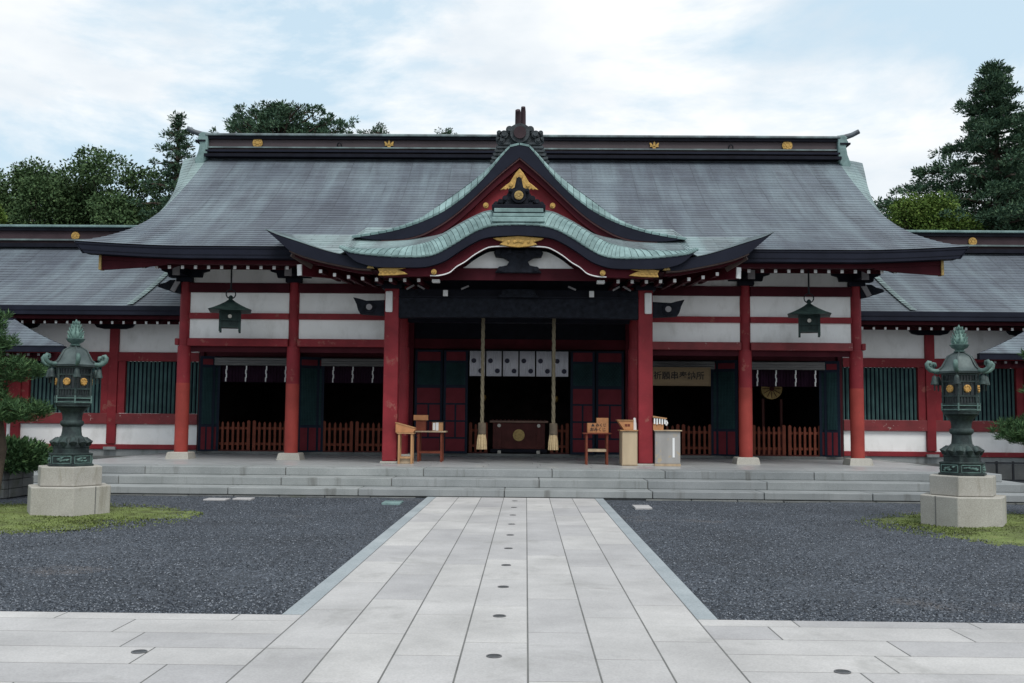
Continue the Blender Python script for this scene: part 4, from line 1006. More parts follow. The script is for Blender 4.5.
# ================================================================== BRONZE LANTERNS
def lantern(s):
    side = 'left' if s < 0 else 'right'
    cx, cy = (-7.06, 15.95) if s < 0 else (6.99, 15.75)
    ped = thing('lantern_pedestal', 'two tier buff stone pedestal on moss under the %s bronze lantern' % side, 'pedestal', (cx, cy, 0))
    def hexb(r, z0, z1, name, dx=0):
        m = MB(); gap = .004
        m.lathe(cx + dx, cy, [(r, z0), (r, z1)], 6, 0.0); return m.build(name, M['pedestal'], ped, bevel=.015)
    lo = hexb(.665, -.03, .46, 'lower_block'); hexb(.515, .463, .765, 'upper_block')
    # upright joints between the stones of the lower block
    for q in ((1, .45),) if s < 0 else ((-1, .45),):
        a = Vector((cx + q[0] * .665, cy, 0)); b = Vector((cx + q[0] * .3325, cy - .576, 0)); p = a.lerp(b, .42)
        n_ = (Vector((cx, cy, 0)) - p).normalized()
        MB().bar((p.x - n_.x * .0, p.y - n_.y * .0, 0.0), (p.x, p.y, .455), .014, .012, (n_.x, n_.y, 0)).build('stone_joint', M['joint'], lo)
    zb = .766
    k = .0155                      # metres per picture row at the lantern's distance, from measured rows
    t = thing('bronze_lantern', 'tall patinated bronze lantern with flame finial standing on the %s pedestal' % side, 'lantern', (cx, cy, zb))
    m = MB()
    hexp = [(.375, zb), (.375, zb + .03), (.345, zb + .035), (.345, zb + .16), (.36, zb + .165), (.36, zb + .185), (.29, zb + .19), (.29, zb + .265), (.30, zb + .27), (.30, zb + .285)]
    m.lathe(cx, cy, hexp, 6, 0.0); base = m.build('base', M['bronze'], t, bevel=.008)
    m = MB()                        # cast panels on the base faces
    for j in range(6):
        a = math.pi / 6 + j * math.pi / 3; d = Vector((math.cos(a), math.sin(a), 0)); tn = Vector((-d.y, d.x, 0)); c = Vector((cx, cy, zb + .098)) + d * .302
        for u, v, w_, h_ in ((0, .052, .29, .012), (0, -.052, .29, .012), (.145, 0, .012, .11), (-.145, 0, .012, .11)): m.bar(c + tn * (u - w_ / 2) + Vector((0, 0, v)), c + tn * (u + w_ / 2) + Vector((0, 0, v)), .012, h_)
        for q in range(7):
            pt = c + tn * random.uniform(-.09, .09) + Vector((0, 0, random.uniform(-.025, .025)))
            m.tube([pt - tn * .03, pt + d * .012, pt + tn * .03 + Vector((0, 0, .012))], [.008, .015, .006], 6)
    m.build('cast_panel', M['bronze_g'], base)
    z = zb + .285
    m = MB().lathe(cx, cy, [(.26, z), (.265, z + .03), (.245, z + .08), (.21, z + .12), (.175, z + .14), (.165, z + .155), (.155, z + .16), (.145, z + .22), (.14, z + .29), (.15, z + .30), (.172, z + .32), (.178, z + .345), (.172, z + .37), (.148, z + .385), (.145, z + .40), (.15, z + .46), (.165, z + .50), (.205, z + .545), (.235, z + .57)], 28)
    shaft = m.build('shaft', M['bronze'], t, smooth=35)
    m = MB()                        # lotus petals round the foot of the shaft
    for j in range(12):
        a = 2 * math.pi * j / 12; d = Vector((math.cos(a), math.sin(a), 0)); m.tube([Vector((cx, cy, z + .015)) + d * .25, Vector((cx, cy, z + .05)) + d * .27, Vector((cx, cy, z + .12)) + d * .205], [.035, .06, .03], 8)
    m.build('lotus_petal', M['bronze'], shaft, smooth=60)
    z = zb + .855
    pl = MB().lathe(cx, cy, [(.24, z), (.28, z + .02), (.285, z + .05), (.295, z + .055), (.295, z + .075), (.275, z + .08), (.275, z + .125), (.30, z + .13), (.30, z + .15)], 6, 0.0).build('platform', M['bronze'], t, bevel=.006)
    m = MB()
    for j in range(6):
        a = j * math.pi / 3; p0 = Vector((cx + .292 * math.cos(a), cy + .292 * math.sin(a), z + .07)); a2 = a + math.pi / 3; p1 = Vector((cx + .292 * math.cos(a2), cy + .292 * math.sin(a2), z + .07))
        for dz in (.015, .075): m.bar(p0 + Vector((0, 0, dz)), p1 + Vector((0, 0, dz)), .02, .015)
        m.tube([p0, p0 + Vector((0, 0, .11))], .014, 8)
    m.build('railing', M['bronze_g'], pl)
    z += .15
    fb = MB().lathe(cx, cy, [(.26, z), (.26, z + .46)], 6, 0.0).build('fire_box', M['lampdark'], t)
    m = MB()
    for j in range(6):
        a = j * math.pi / 3; p0 = Vector((cx + .275 * math.cos(a), cy + .275 * math.sin(a), z)); m.tube([p0, p0 + Vector((0, 0, .46))], .02, 8)
        a2 = a + math.pi / 3; p1 = Vector((cx + .275 * math.cos(a2), cy + .275 * math.sin(a2), z))
        for dz in (.02, .13, .34, .44): m.bar(p0 + Vector((0, 0, dz)), p1 + Vector((0, 0, dz)), .022, .022)
        for q in range(1, 6):
            pp = p0.lerp(p1, q / 6); m.bar(pp + Vector((0, 0, .02)), pp + Vector((0, 0, .13)), .008, .008, (1, 0, 0)); m.bar(pp + Vector((0, 0, .34)), pp + Vector((0, 0, .44)), .008, .008, (1, 0, 0))
        for q in (.28, .72):        # fret bars either side of the crest
            pp = p0.lerp(p1, q); m.bar(pp + Vector((0, 0, .13)), pp + Vector((0, 0, .34)), .006, .008, (1, 0, 0))
    m.build('lattice', M['bronze'], fb)
    for j in range(6):
        a = math.pi / 6 + j * math.pi / 3; d = Vector((math.cos(a), math.sin(a), 0)); c = Vector((cx, cy, z + .235)) + d * .246
        m = MB(); m.tube([c - d * .015, c + d * .012, c + d * .018], [.056, .056, .042], 20)
        for q in range(8):
            tt = q * math.pi / 4; tn = Vector((-d.y, d.x, 0)); pc = c + d * .018 + tn * (.04 * math.cos(tt)) + Vector((0, 0, .04 * math.sin(tt))); m.tube([pc, pc + d * .01], [.014, .01], 8)
        m.build('amber_crest', M['amber_gilt'], fb, smooth=40)
    # bell roof
    z += .46
    prof = [(.30, z - .01), (.345, z + .0), (.355, z + .03), (.32, z + .05), (.275, z + .085), (.245, z + .13), (.22, z + .185), (.185, z + .24), (.13, z + .275), (.085, z + .295), (.06, z + .31)]
    rf = MB().lathe(cx, cy, prof, 6, 0.0).build('roof', M['bronze_r'], t, smooth=28)
    m = MB(); cl = MB()
    for j in range(6):
        a = j * math.pi / 3; d = Vector((math.cos(a), math.sin(a), 0))
        def P(r_, zz): return Vector((cx, cy, zz)) + d * r_
        m.tube([P(.07, z + .305), P(.19, z + .245), P(.25, z + .145), P(.285, z + .09), P(.345, z + .05)], .014, 6)
        cl.tube([P(.33, z + .035), P(.40, z + .03), P(.46, z + .045), P(.505, z + .085), P(.515, z + .13), P(.49, z + .16), P(.455, z + .155), P(.445, z + .125), P(.465, z + .105)], [.03, .032, .034, .036, .036, .032, .028, .024, .016], 8)
        cl.build('fern_scroll', M['bronze_g'], rf, smooth=60); cl = MB()
    m.build('roof_rib', M['bronze_r'], rf, smooth=50)
    for j in range(6):
        a = j * math.pi / 3; px, py = cx + .40 * math.cos(a), cy + .40 * math.sin(a)
        m = MB().lathe(px, py, [(.012, z - .03), (.035, z - .05), (.045, z - .10), (.06, z - .16), (.055, z - .165)], 12); m.tube([(px, py, z + .02), (px, py, z - .04)], .006, 6)
        m.bar((px, py, z - .16), (px, py, z - .25), .05, .006, (1, 0, 0)); m.build('wind_bell', M['bronze'], rf, smooth=40)
    z += .305
    m = MB().lathe(cx, cy, [(.05, z), (.09, z + .015), (.06, z + .035), (.075, z + .05), (.115, z + .07), (.14, z + .105), (.145, z + .115), (.12, z + .125)], 20); fin = m.build('finial_bowl', M['bronze_g'], t, smooth=40)
    m = MB().lathe(cx, cy, [(.08, z + .12), (.102, z + .145), (.104, z + .18), (.088, z + .225), (.064, z + .27), (.05, z + .31), (.03, z + .36), (.006, z + .41)], 18)
    for j in range(9):
        a = 2 * math.pi * j / 9 + .2; d = Vector((math.cos(a), math.sin(a), 0)); tn = Vector((-d.y, d.x, 0))
        for zz, rr, hh in ((.13, .096, .05), (.18, .096, .06), (.23, .076, .06), (.28, .052, .06), (.33, .03, .05)):
            c = Vector((cx, cy, z + zz)) + d * rr; m.tube([c, c + d * .02 + Vector((0, 0, hh * .5)), c + d * .028 + Vector((0, 0, hh))], [.018, .013, .002], 5)
    m.build('flame_jewel', M['bronze_g2'], fin, smooth=45)
    t.scale = (1.0, 1.0, 1.075)
lantern(-1); lantern(1)

# ================================================================== HANGING LANTERNS
def hanging(s):
    side = 'left' if s < 0 else 'right'
    x, y = s * 6.95, 23.9
    h = thing('hanging_lantern', 'dark green square bronze lantern hanging under the %s eave' % side, 'lantern', (x, y, 5.1))
    MB().tube([(x, y, 5.45), (x, y, 4.60)], .02, 8).build('rod', M['iron'], h)
    m = MB(); pts = [(x + .11 * math.cos(a), y, 4.50 + .11 * math.sin(a)) for a in [2 * math.pi * k / 20 for k in range(21)]]; m.tube(pts, .014, 6); m.build('ring', M['iron'], h)
    m = MB()
    hw = [(.035, 4.40), (.05, 4.36), (.12, 4.30), (.24, 4.22), (.38, 4.14), (.50, 4.085)]
    rings = []
    for r_, z in hw:
        rings.append(len(m.v)); m.v += [(x + a * r_, y + b * r_, z + (.012 if r_ > .5 else 0)) for a, b in ((-1, -1), (0, -1.0), (1, -1), (1, 0), (1, 1), (0, 1), (-1, 1), (-1, 0))]
        if r_ > .3:
            for k in (1, 3, 5, 7): vx = m.v[rings[-1] + k]; m.v[rings[-1] + k] = (x + (vx[0] - x) * .96, y + (vx[1] - y) * .96, vx[2] - .02)
    for a, b in zip(rings, rings[1:]):
        for k in range(8): m.f.append((a + k, a + (k + 1) % 8, b + (k + 1) % 8, b + k))
    m.f.append(tuple(rings[-1] + k for k in range(8)))
    rf = m.build('roof', M['lampgreen'], h)
    MB().lathe(x, y, [(.03, 4.38), (.055, 4.41), (.05, 4.44), (.02, 4.47)], 12).build('finial', M['lampgreen'], rf, smooth=40)
    b = MB().box(x - .225, x + .225, y - .225, y + .225, 3.68, 4.075).build('body', M['lampgreen'], h, bevel=.01)
    for a in (-1, 1):
        for c in (-1, 1): MB().box(x + a * .225 - .025, x + a * .225 + .025, y + c * .225 - .025, y + c * .225 + .025, 3.58, 4.08).build('leg', M['lampgreen2'], b)
    for z0, z1 in ((3.84, 3.87), (3.67, 3.70), (4.03, 4.07)): MB().box(x - .24, x + .24, y - .262, y - .251, z0, z1).build('band', M['lampgreen2'], b)
    m = MB(); m.disc_y(x, 3.94, .045, y - .27, y - .226, 14); m.build('crest', M['mould3'], b)
    h.rotation_euler.z = -s * rad(15)
hanging(-1); hanging(1)

# ================================================================== THINGS IN THE DOORWAYS
# bell ropes
for s in (-1, 1):
    x, y = s * .86, 24.2
    side = 'left' if s < 0 else 'right'
    t = thing('bell_rope', 'thick straw bell rope with pale tassel hanging %s of the offering box' % side, 'rope', (x, y, 4.0))
    m = MB()
    for k in range(3):
        pts = [(x + .023 * math.cos(2 * math.pi * k / 3 + i * .35), y + .023 * math.sin(2 * math.pi * k / 3 + i * .35), 4.35 - (4.35 - 1.44) * i / 90) for i in range(91)]
        m.tube(pts, .026, 6)
    m.build('rope', M['rope'], t, smooth=60)
    MB().lathe(x, y, [(.075, 1.46), (.095, 1.45), (.10, 1.2), (.09, 1.18)], 16).build('grip_sleeve', M['sleeve'], t, smooth=40)
    m = MB()
    for k in range(26):
        a = k * 2.4; r_ = .075 * math.sqrt((k + .5) / 26); m.tube([(x + r_ * math.cos(a), y + r_ * math.sin(a), 1.2), (x + 1.35 * r_ * math.cos(a), y + 1.35 * r_ * math.sin(a), 1.0), (x + 1.55 * r_ * math.cos(a), y + 1.55 * r_ * math.sin(a), .82)], [.02, .024, .018], 6)
    m.build('tassel', M['tassel'], t, smooth=50)
# offering box
y = 28.75
t = thing('offering_box', 'dark red lacquered offering box with round gilt crest in the central doorway', 'box', (0, y, ZF))
MB().box(-.74, .74, y - .3, y + .3, .70, 1.44).build('body', M['boxwood'], t, bevel=.012)
tp = MB().box(-.83, .83, y - .37, y + .37, 1.441, 1.50).build('top_rim', M['rimwood'], t, bevel=.01)
m = MB()
for k in range(14): m.box(-.76 + 1.5 * k / 13 - .02, -.76 + 1.5 * k / 13 + .02, y - .3, y + .3, 1.502, 1.53)
m.build('top_bars', M['boxwood'], tp)
for xx in (-.56, .56):
    MB().box(xx - .05, xx + .05, y - .335, y - .302, .66, 1.44).build('strap', M['boxwood'], t)
    m = MB(); m.disc_y(xx, 1.36, .05, y - .36, y - .336, 10); m.build('stud', M['mould3'], t)
m = MB(); m.box(-.80, .80, y - .34, y + .34, .60, .699); m.build('plinth', M['black'], t)
for xx in (-.55, .55): MB().box(xx - .05, xx + .05, y - .38, y - .345, ZF, .66).build('foot', M['mould3'], t, bevel=.01)
m = MB(); crest(m, 0, 1.09, .165, y - .325)
m.build('gilt_crest', M['oldgold'], t)
# crested curtain
yN = 28.0
t = thing('crested_curtain', 'white six panel curtain with navy round crests above the offering box', 'curtain', (0, yN, 3.45))
MB().tube([(-1.46, yN, 3.46), (1.46, yN, 3.46)], .018, 8).build('rod', M['iron'], t)
for k in range(6):
    xa = -1.39 + k * .467; xb = xa + .425; m = MB(); n = 8
    for i in range(n):
        def wv(i): return yN + .012 * math.sin(i * 1.7 + k)
        a, b = xa + (xb - xa) * i / n, xa + (xb - xa) * (i + 1) / n
        m.quad((a, wv(i), 2.74), (b, wv(i + 1), 2.74), (b, yN, 3.445), (a, yN, 3.445))
    p = m.build('curtain_panel', M['cloth'], t, smooth=80)
    sl = p.modifiers.new('thickness', 'SOLIDIFY'); sl.thickness = .004
    for cx, cz in ((xa + .115, 3.17), (xb - .115, 2.885)):
        m = MB(); m.disc_y(cx, cz, .068, yN - .03, yN - .0165, 16)
        for q in range(5): m.disc_y(cx + .045 * math.cos(q * 1.257 + .3), cz + .045 * math.sin(q * 1.257 + .3), .022, yN - .034, yN - .029, 8)
        m.build('round_crest', M['crest'], p)
# low picket gates, blinds, purple cloth and paper streamers in each doorway
def gate(x0, x1, label, y=YD + .0):
    t = thing('picket_gate', label, 'gate', ((x0 + x1) / 2, y, ZF), 'low picket gates across the doorways')
    n = max(3, round((x1 - x0) / .135)); pk = None
    for k in range(n):
        x = x0 + .05 + (x1 - x0 - .1) * k / (n - 1); w_ = .032 if 0 < k < n - 1 else .045
        if 0 < k < n - 1 and pk is not None: dup(pk, t, (x - t.location.x, -.0, ZF + .06 - t.location.z)); continue
        o = MB(); o.prism_y([(x - w_, ZF + .06), (x + w_, ZF + .06), (x + w_, 1.36 if w_ < .04 else 1.42), (x, 1.41 if w_ < .04 else 1.45), (x - w_, 1.36 if w_ < .04 else 1.42)], y - .02, y + .02)
        o = o.build('picket', M['picket'], t, loc=(x, y, ZF + .06))
        if 0 < k < n - 1: pk = o
    for z in (.78, 1.22): MB().box(x0 + .02, x1 - .02, y + .022, y + .05, z - .035, z + .035).build('rail', M['picket'], t)
    MB().box(x0, x1, y - .03, y + .05, ZF + .005, ZF + .055).build('sill', M['boxwood'], t)
for x0, x1, nm, inn in ((-8.58, -6.55, 'outer left', 'outer'), (-5.55, -3.75, 'inner left', 'inner'), (3.68, 5.42, 'inner right', 'inner'), (6.55, 8.50, 'outer right', 'outer')):
    xm = (x0 + x1) / 2
    gate(x0, xm - .03, 'left half of the red brown picket gate in the %s doorway' % nm); gate(xm + .03, x1, 'right half of the red brown picket gate in the %s doorway' % nm)
    bl = MB()
    for k in range(3): bl.tube([(x0 - .03, YD - .17, 3.03 + .07 * k), (x1 + .06, YD - .17, 3.03 + .07 * k)], .042, 10)
    tag(bl.build('rolled_blind', M['blind'], loc=(xm, YD - .17, 3.2), smooth=50), 'rolled pale bamboo blind across the top of the %s doorway' % nm, 'blind')
    m = MB(); n = 24
    for i in range(n):
        a, b = x0 + (x1 - x0) * i / n, x0 + (x1 - x0) * (i + 1) / n
        m.quad((a, YD + .05 + .025 * math.sin(i * 1.3), 2.52), (b, YD + .05 + .025 * math.sin((i + 1) * 1.3), 2.52), (b, YD + .04, 3.22), (a, YD + .04, 3.22))
    o = m.build('purple_curtain', M['purple'], loc=(xm, YD + .05, 3.2), smooth=80); sl = o.modifiers.new('thickness', 'SOLIDIFY'); sl.thickness = .004
    tag(o, 'dark purple cloth hanging behind the blind in the %s doorway' % nm, 'curtain')
    n = {'outer left': 4, 'inner left': 3, 'inner right': 0, 'outer right': 4}[nm]; s0 = None
    xs_ = {'outer left': (-8.28, -7.72, -7.15, -6.60), 'inner left': (-5.25, -4.70, -4.13), 'inner right': (), 'outer right': (6.68, 7.2, 7.75, 8.3)}[nm]
    for x in xs_:
        if s0 is None:
            m = MB(); z = 2.98
            for q in range(4):
                ox = .008 * (-1) ** q; m.box(x - .017 + ox, x + .017 + ox, YD - .16 - .005 * q, YD - .156 - .005 * q, z - .125, z); z -= .108
            s0 = tag(m.build('paper_streamer', M['paper'], loc=(x, YD - .16, 2.98)), 'white zigzag paper streamer hanging below the blind in the %s doorway' % nm, 'paper streamer', 'paper streamers in the %s doorway' % nm)
        else: dup(s0, None, (x, YD - .16, 2.98))
for s in (-1, 1): gate(*sorted((s * 1.42, s * .88)), 'short piece of picket gate just %s of the offering box' % ('left' if s < 0 else 'right'), YD + .15)
# small brass lamps deep in the central doorway
for s, zz in ((-1, 2.18), (1, 2.16)):
    x = s * 1.1; t = thing('brass_lamp', 'small brass hanging lamp in the dark doorway %s of centre' % ('left' if s < 0 else 'right'), 'lamp', (x, 30.5, zz))
    MB().lathe(x, 30.5, [(.02, zz + .10), (.07, zz + .08), (.085, zz), (.06, zz - .07), (.02, zz - .1)], 14).build('body', M['gold'], t, smooth=40)
    MB().tube([(x, 30.5, zz + .1), (x, 30.5, 4.6)], .01, 6).build('chain', M['iron'], t)
# round gilt drum inside the outer right doorway
t = thing('gilt_drum', 'round gilt disc glimmering behind the outer right doorway streamers', 'drum', (7.5, 29.6, 2.5))
m = MB(); m.disc_y(7.42, 2.50, .31, 29.55, 29.75, 36); m.build('body', M['oldgold'], t)
m = MB()
for k in range(12): a = k * math.pi / 6; m.bar((7.42 + .08 * math.cos(a), 29.54, 2.50 + .08 * math.sin(a)), (7.42 + .28 * math.cos(a), 29.54, 2.50 + .28 * math.sin(a)), .018, .03, (0, 1, 0))
m.disc_y(7.42, 2.50, .07, 29.51, 29.55, 16); m.build('radial_pattern', M['boxwood'], t)
m = MB(); m.box(7.1, 7.8, 29.6, 29.8, .56, .75); m.box(7.15, 7.22, 29.62, 29.75, .75, 2.2); m.box(7.68, 7.75, 29.62, 29.75, .75, 2.2); m.build('stand', M['boxwood'], t)

def text_mesh(body, size, name, mat, parent, loc, ext=.002, spacing=1.0):
    cu = bpy.data.curves.new(name, 'FONT'); cu.body = body; cu.size = size; cu.align_x = 'CENTER'; cu.align_y = 'CENTER'; cu.extrude = ext; cu.offset = size * .018; cu.space_character = spacing
    o = bpy.data.objects.new(name, cu); COL.objects.link(o); bpy.context.view_layer.update()
    me = bpy.data.meshes.new_from_object(o.evaluated_get(bpy.context.evaluated_depsgraph_get())); bpy.data.objects.remove(o)
    me.name = name; me.transform(Matrix.Rotation(math.pi / 2, 4, 'X')); me.materials.clear(); me.materials.append(mat)
    ob = bpy.data.objects.new(name, me); COL.objects.link(ob); ob.parent = parent; ob.location = Vector(loc) - wloc(parent)
    return ob
# sign board over the inner right doorway
t = thing('sign_board', 'long wooden sign board with black brush characters over the inner right doorway', 'sign', (4.45, 27.6, 2.9))
MB().box(3.60, 5.24, 27.60, 27.64, 2.53, 2.98).build('board', M['signwood'], t)
for bx in ((3.57, 5.27, 2.50, 2.528), (3.57, 5.27, 2.982, 3.01), (3.57, 3.598, 2.529, 2.981), (5.242, 5.27, 2.529, 2.981)): MB().box(bx[0], bx[1], 27.585, 27.65, bx[2], bx[3]).build('frame_strip', M['signwood'], t)
text_mesh('祈願串奉納所', .235, 'brush_writing', M['ink'], t, (4.40, 27.597, 2.765))

# ---------------------------------------------------------------- furniture on the terrace
Z3 = 3 * H
def legs(x0, x1, y0, y1, z0, z1, w_, mat, parent):
    for x in (x0 + w_ / 2, x1 - w_ / 2):
        for y in (y0 + w_ / 2, y1 - w_ / 2): MB().box(x - w_ / 2, x + w_ / 2, y - w_ / 2, y + w_ / 2, z0, z1).build('leg', mat, parent)
# left slim stand with sloping tray
t = thing('slim_stand', 'tall narrow wooden stand beside the left porch column', 'stand', (-2.60, 23.45, Z3))
legs(-2.77, -2.43, 23.3, 23.6, Z3, 1.19, .045, M['wood'], t)
m = MB()
for y in (23.32, 23.58): m.box(-2.72, -2.48, y - .015, y + .015, .62, .66)
for x in (-2.75, -2.45): m.box(x - .015, x + .015, 23.35, 23.55, .60, .64)
m.build('stretcher', M['wood'], t); MB().box(-2.80, -2.40, 23.28, 23.62, 1.191, 1.215).build('top', M['wood'], t)
MB().box(-2.735, -2.465, 23.36, 23.54, Z3 + .005, Z3 + .16).build('shelf_box', M['wood2'], t)
t2 = thing('sloping_tray', 'orange wooden tray box with sloping lid on the slim stand', 'box', (-2.6, 23.45, 1.216))
m = MB(); m.prism_y([(-2.83, 1.217), (-2.42, 1.217), (-2.37, 1.30), (-2.42, 1.325), (-2.83, 1.44)], 23.28, 23.62); m.build('case', M['wood_o'], t2, bevel=.006)
m = MB(); m.bar((-2.84, 23.45, 1.448), (-2.39, 23.45, 1.325), .36, .018, (0, 0, 1)); m.build('lid', M['wood'], t2)
# left table
t = thing('side_table', 'plain dark wooden table behind the slim stand on the left', 'table', (-2.1, 24.75, Z3))
legs(-2.45, -1.84, 24.5, 25.0, Z3, 1.21, .05, M['picket'], t)
MB().box(-2.55, -1.75, 24.45, 25.05, 1.211, 1.245).build('tabletop', M['wood2'], t, bevel=.004)
m = MB(); m.box(-2.43, -1.86, 24.505, 24.535, .70, .75); m.box(-2.43, -1.86, 24.965, 24.995, .70, .75); m.build('stretcher', M['picket'], t)
t = thing('notice_box', 'red brown box with orange sign panel on the left table', 'box', (-2.4, 24.7, 1.246))
MB().box(-2.50, -2.26, 24.6, 24.8, 1.246, 1.50).build('case', M['picket'], t)
MB().box(-2.56, -2.20, 24.57, 24.62, 1.501, 1.63).build('sign_panel', M['wood_o'], t, bevel=.005)
t = thing('fortune_box', 'small wooden box with white paper front on the left table', 'box', (-1.95, 24.7, 1.246))
MB().box(-2.10, -1.84, 24.6, 24.8, 1.246, 1.46).build('case', M['wood'], t)
MB().box(-2.085, -2.025, 24.59, 24.598, 1.26, 1.44).build('paper_slip', M['paper'], t); MB().box(-2.012, -1.945, 24.59, 24.598, 1.255, 1.45).build('paper_slip', M['paper'], t)
MB().box(-2.12, -1.82, 24.58, 24.82, 1.461, 1.48).build('lid', M['iron'], t)
# right stool-table with stepped written box
t = thing('side_stool', 'slim red brown wooden stool table right of the centre doors', 'table', (1.88, 24.0, Z3))
legs(1.62, 2.15, 23.8, 24.2, Z3, 1.215, .045, M['picket'], t)
MB().box(1.55, 2.23, 23.76, 24.24, 1.216, 1.245).build('tabletop', M['picket'], t, bevel=.004)
m = MB(); m.box(1.655, 2.115, 23.81, 23.84, .80, .86); m.box(1.655, 2.115, 24.16, 24.19, .80, .86); m.build('stretcher', M['wood2'], t)
t = thing('written_box', 'stepped orange wooden box with black writing on the right stool table', 'box', (1.9, 24, 1.246))
MB().box(1.66, 1.875, 23.88, 24.12, 1.246, 1.475).build('case', M['wood_o'], t, bevel=.004); MB().box(1.878, 2.16, 23.88, 24.12, 1.246, 1.60).build('tall_case', M['wood_o'], t, bevel=.004)
text_mesh('▲ みくじ', .085, 'writing', M['ink'], t, (1.93, 23.874, 1.425)); text_mesh('おみくじ', .095, 'writing', M['ink'], t, (1.91, 23.874, 1.32))
# cabinets either side of the right porch column
t = thing('beige_cabinet', 'narrow beige wooden cabinet left of the right porch column', 'cabinet', (2.6, 23.6, Z3))
MB().box(2.43, 2.79, 23.35, 24.0, Z3 + .005, 1.30).build('body', M['wood2'], t, bevel=.006); MB().box(2.39, 2.80, 23.31, 24.04, 1.301, 1.325).build('top', M['wood'], t)
m = MB(); m.box(2.45, 2.77, 23.342, 23.349, Z3 + .03, 1.28); m.build('door', M['wood3'], t)
t = thing('offering_tray', 'orange wooden tray with flared sides on the beige cabinet', 'tray', (2.5, 23.6, 1.326))
m = MB(); m.prism_y([(2.48, 1.326), (2.70, 1.326), (2.70, 1.54), (2.34, 1.54)], 23.38, 23.8); m.build('case', M['wood_o'], t, bevel=.005)
m = MB(); m.prism_y([(2.33, 1.541), (2.71, 1.541), (2.71, 1.56), (2.32, 1.56)], 23.36, 23.82); m.build('rim', M['wood'], t)
text_mesh('■■', .07, 'label', M['picket'], t, (2.56, 23.375, 1.43))
c = MB().lathe(2.745, 23.55, [(.055, 1.327), (.05, 1.45), (.035, 1.55), (.03, 1.60), (.01, 1.61)], 14).build('white_bottle', M['paper'], loc=(2.745, 23.55, 1.327), smooth=40); tag(c, 'white bottle standing beside the tray on the beige cabinet', 'bottle')
t = thing('grey_cabinet', 'weathered grey plywood cabinet right of the right porch column', 'cabinet', (3.5, 23.6, Z3))
MB().box(3.20, 3.78, 23.35, 24.0, Z3 + .06, 1.305).build('body', M['greyply'], t, bevel=.006); MB().box(3.17, 3.82, 23.31, 24.04, 1.306, 1.33).build('top', M['wood2'], t, bevel=.004)
MB().box(3.19, 3.79, 23.34, 24.0, Z3 + .004, Z3 + .058).build('skirting', M['wood2'], t)
MB().box(3.60, 3.65, 23.343, 23.349, .70, 1.15).build('paper_strip', M['paper'], t)
t = thing('amulet_stand', 'small wooden display stand hung with white paper strips on the grey cabinet', 'display', (3.35, 23.6, 1.331))
MB().box(3.16, 3.40, 23.4, 23.75, 1.331, 1.50).build('case', M['wood_o'], t)
m = MB(); m.prism_y([(3.15, 1.62), (3.46, 1.58), (3.48, 1.61), (3.15, 1.66)], 23.36, 23.78); m.build('roof', M['wood'], t)
m = MB(); 
for k in range(5): xx = 3.19 + .06 * k; m.box(xx - .018, xx + .018, 23.37, 23.376, 1.47 - .01 * (k % 2), 1.60)
m.build('paper_strip', M['paper'], t); MB().tube([(3.47, 23.5, 1.55), (3.50, 23.5, 1.49), (3.47, 23.5, 1.44)], .025, 8).build('bell', M['paper'], t)

# ================================================================== TREES
def leaf_mesh(name, centers, dirs, size, mat, parent=None, aspect=.55, loc=None, jitter=.35):
    """many leaf-sized quads: centers Nx3, dirs Nx3 (leaf axis)"""
    n = len(centers); d = dirs / (np.linalg.norm(dirs, axis=1, keepdims=True) + 1e-9)
    r_ = rng.normal(size=(n, 3)); r_ -= d * np.sum(r_ * d, axis=1, keepdims=True); r_ /= np.linalg.norm(r_, axis=1, keepdims=True)
    s_ = size * rng.uniform(1 - jitter, 1 + jitter, size=(n, 1)); a = d * s_; b = r_ * s_ * aspect / 2
    V = np.empty((n, 4, 3)); V[:, 0] = centers; V[:, 1] = centers + a * .5 + b; V[:, 2] = centers + a; V[:, 3] = centers + a * .5 - b
    w = np.array(wloc(parent)) if loc is None else np.array(loc)
    V = (V.reshape(-1, 3) - w).astype(np.float32)
    me = bpy.data.meshes.new(name); me.vertices.add(n * 4); me.vertices.foreach_set('co', V.ravel())
    me.loops.add(n * 4); me.loops.foreach_set('vertex_index', np.arange(n * 4, dtype=np.int32)); me.polygons.add(n)
    me.polygons.foreach_set('loop_start', np.arange(0, n * 4, 4, dtype=np.int32)); me.polygons.foreach_set('loop_total', np.full(n, 4, dtype=np.int32))
    me.update(); me.materials.append(mat)
    o = bpy.data.objects.new(name, me); COL.objects.link(o)
    if parent is not None: o.parent = parent; o.location = (0, 0, 0)
    if loc is not None: o.location = loc
    return o
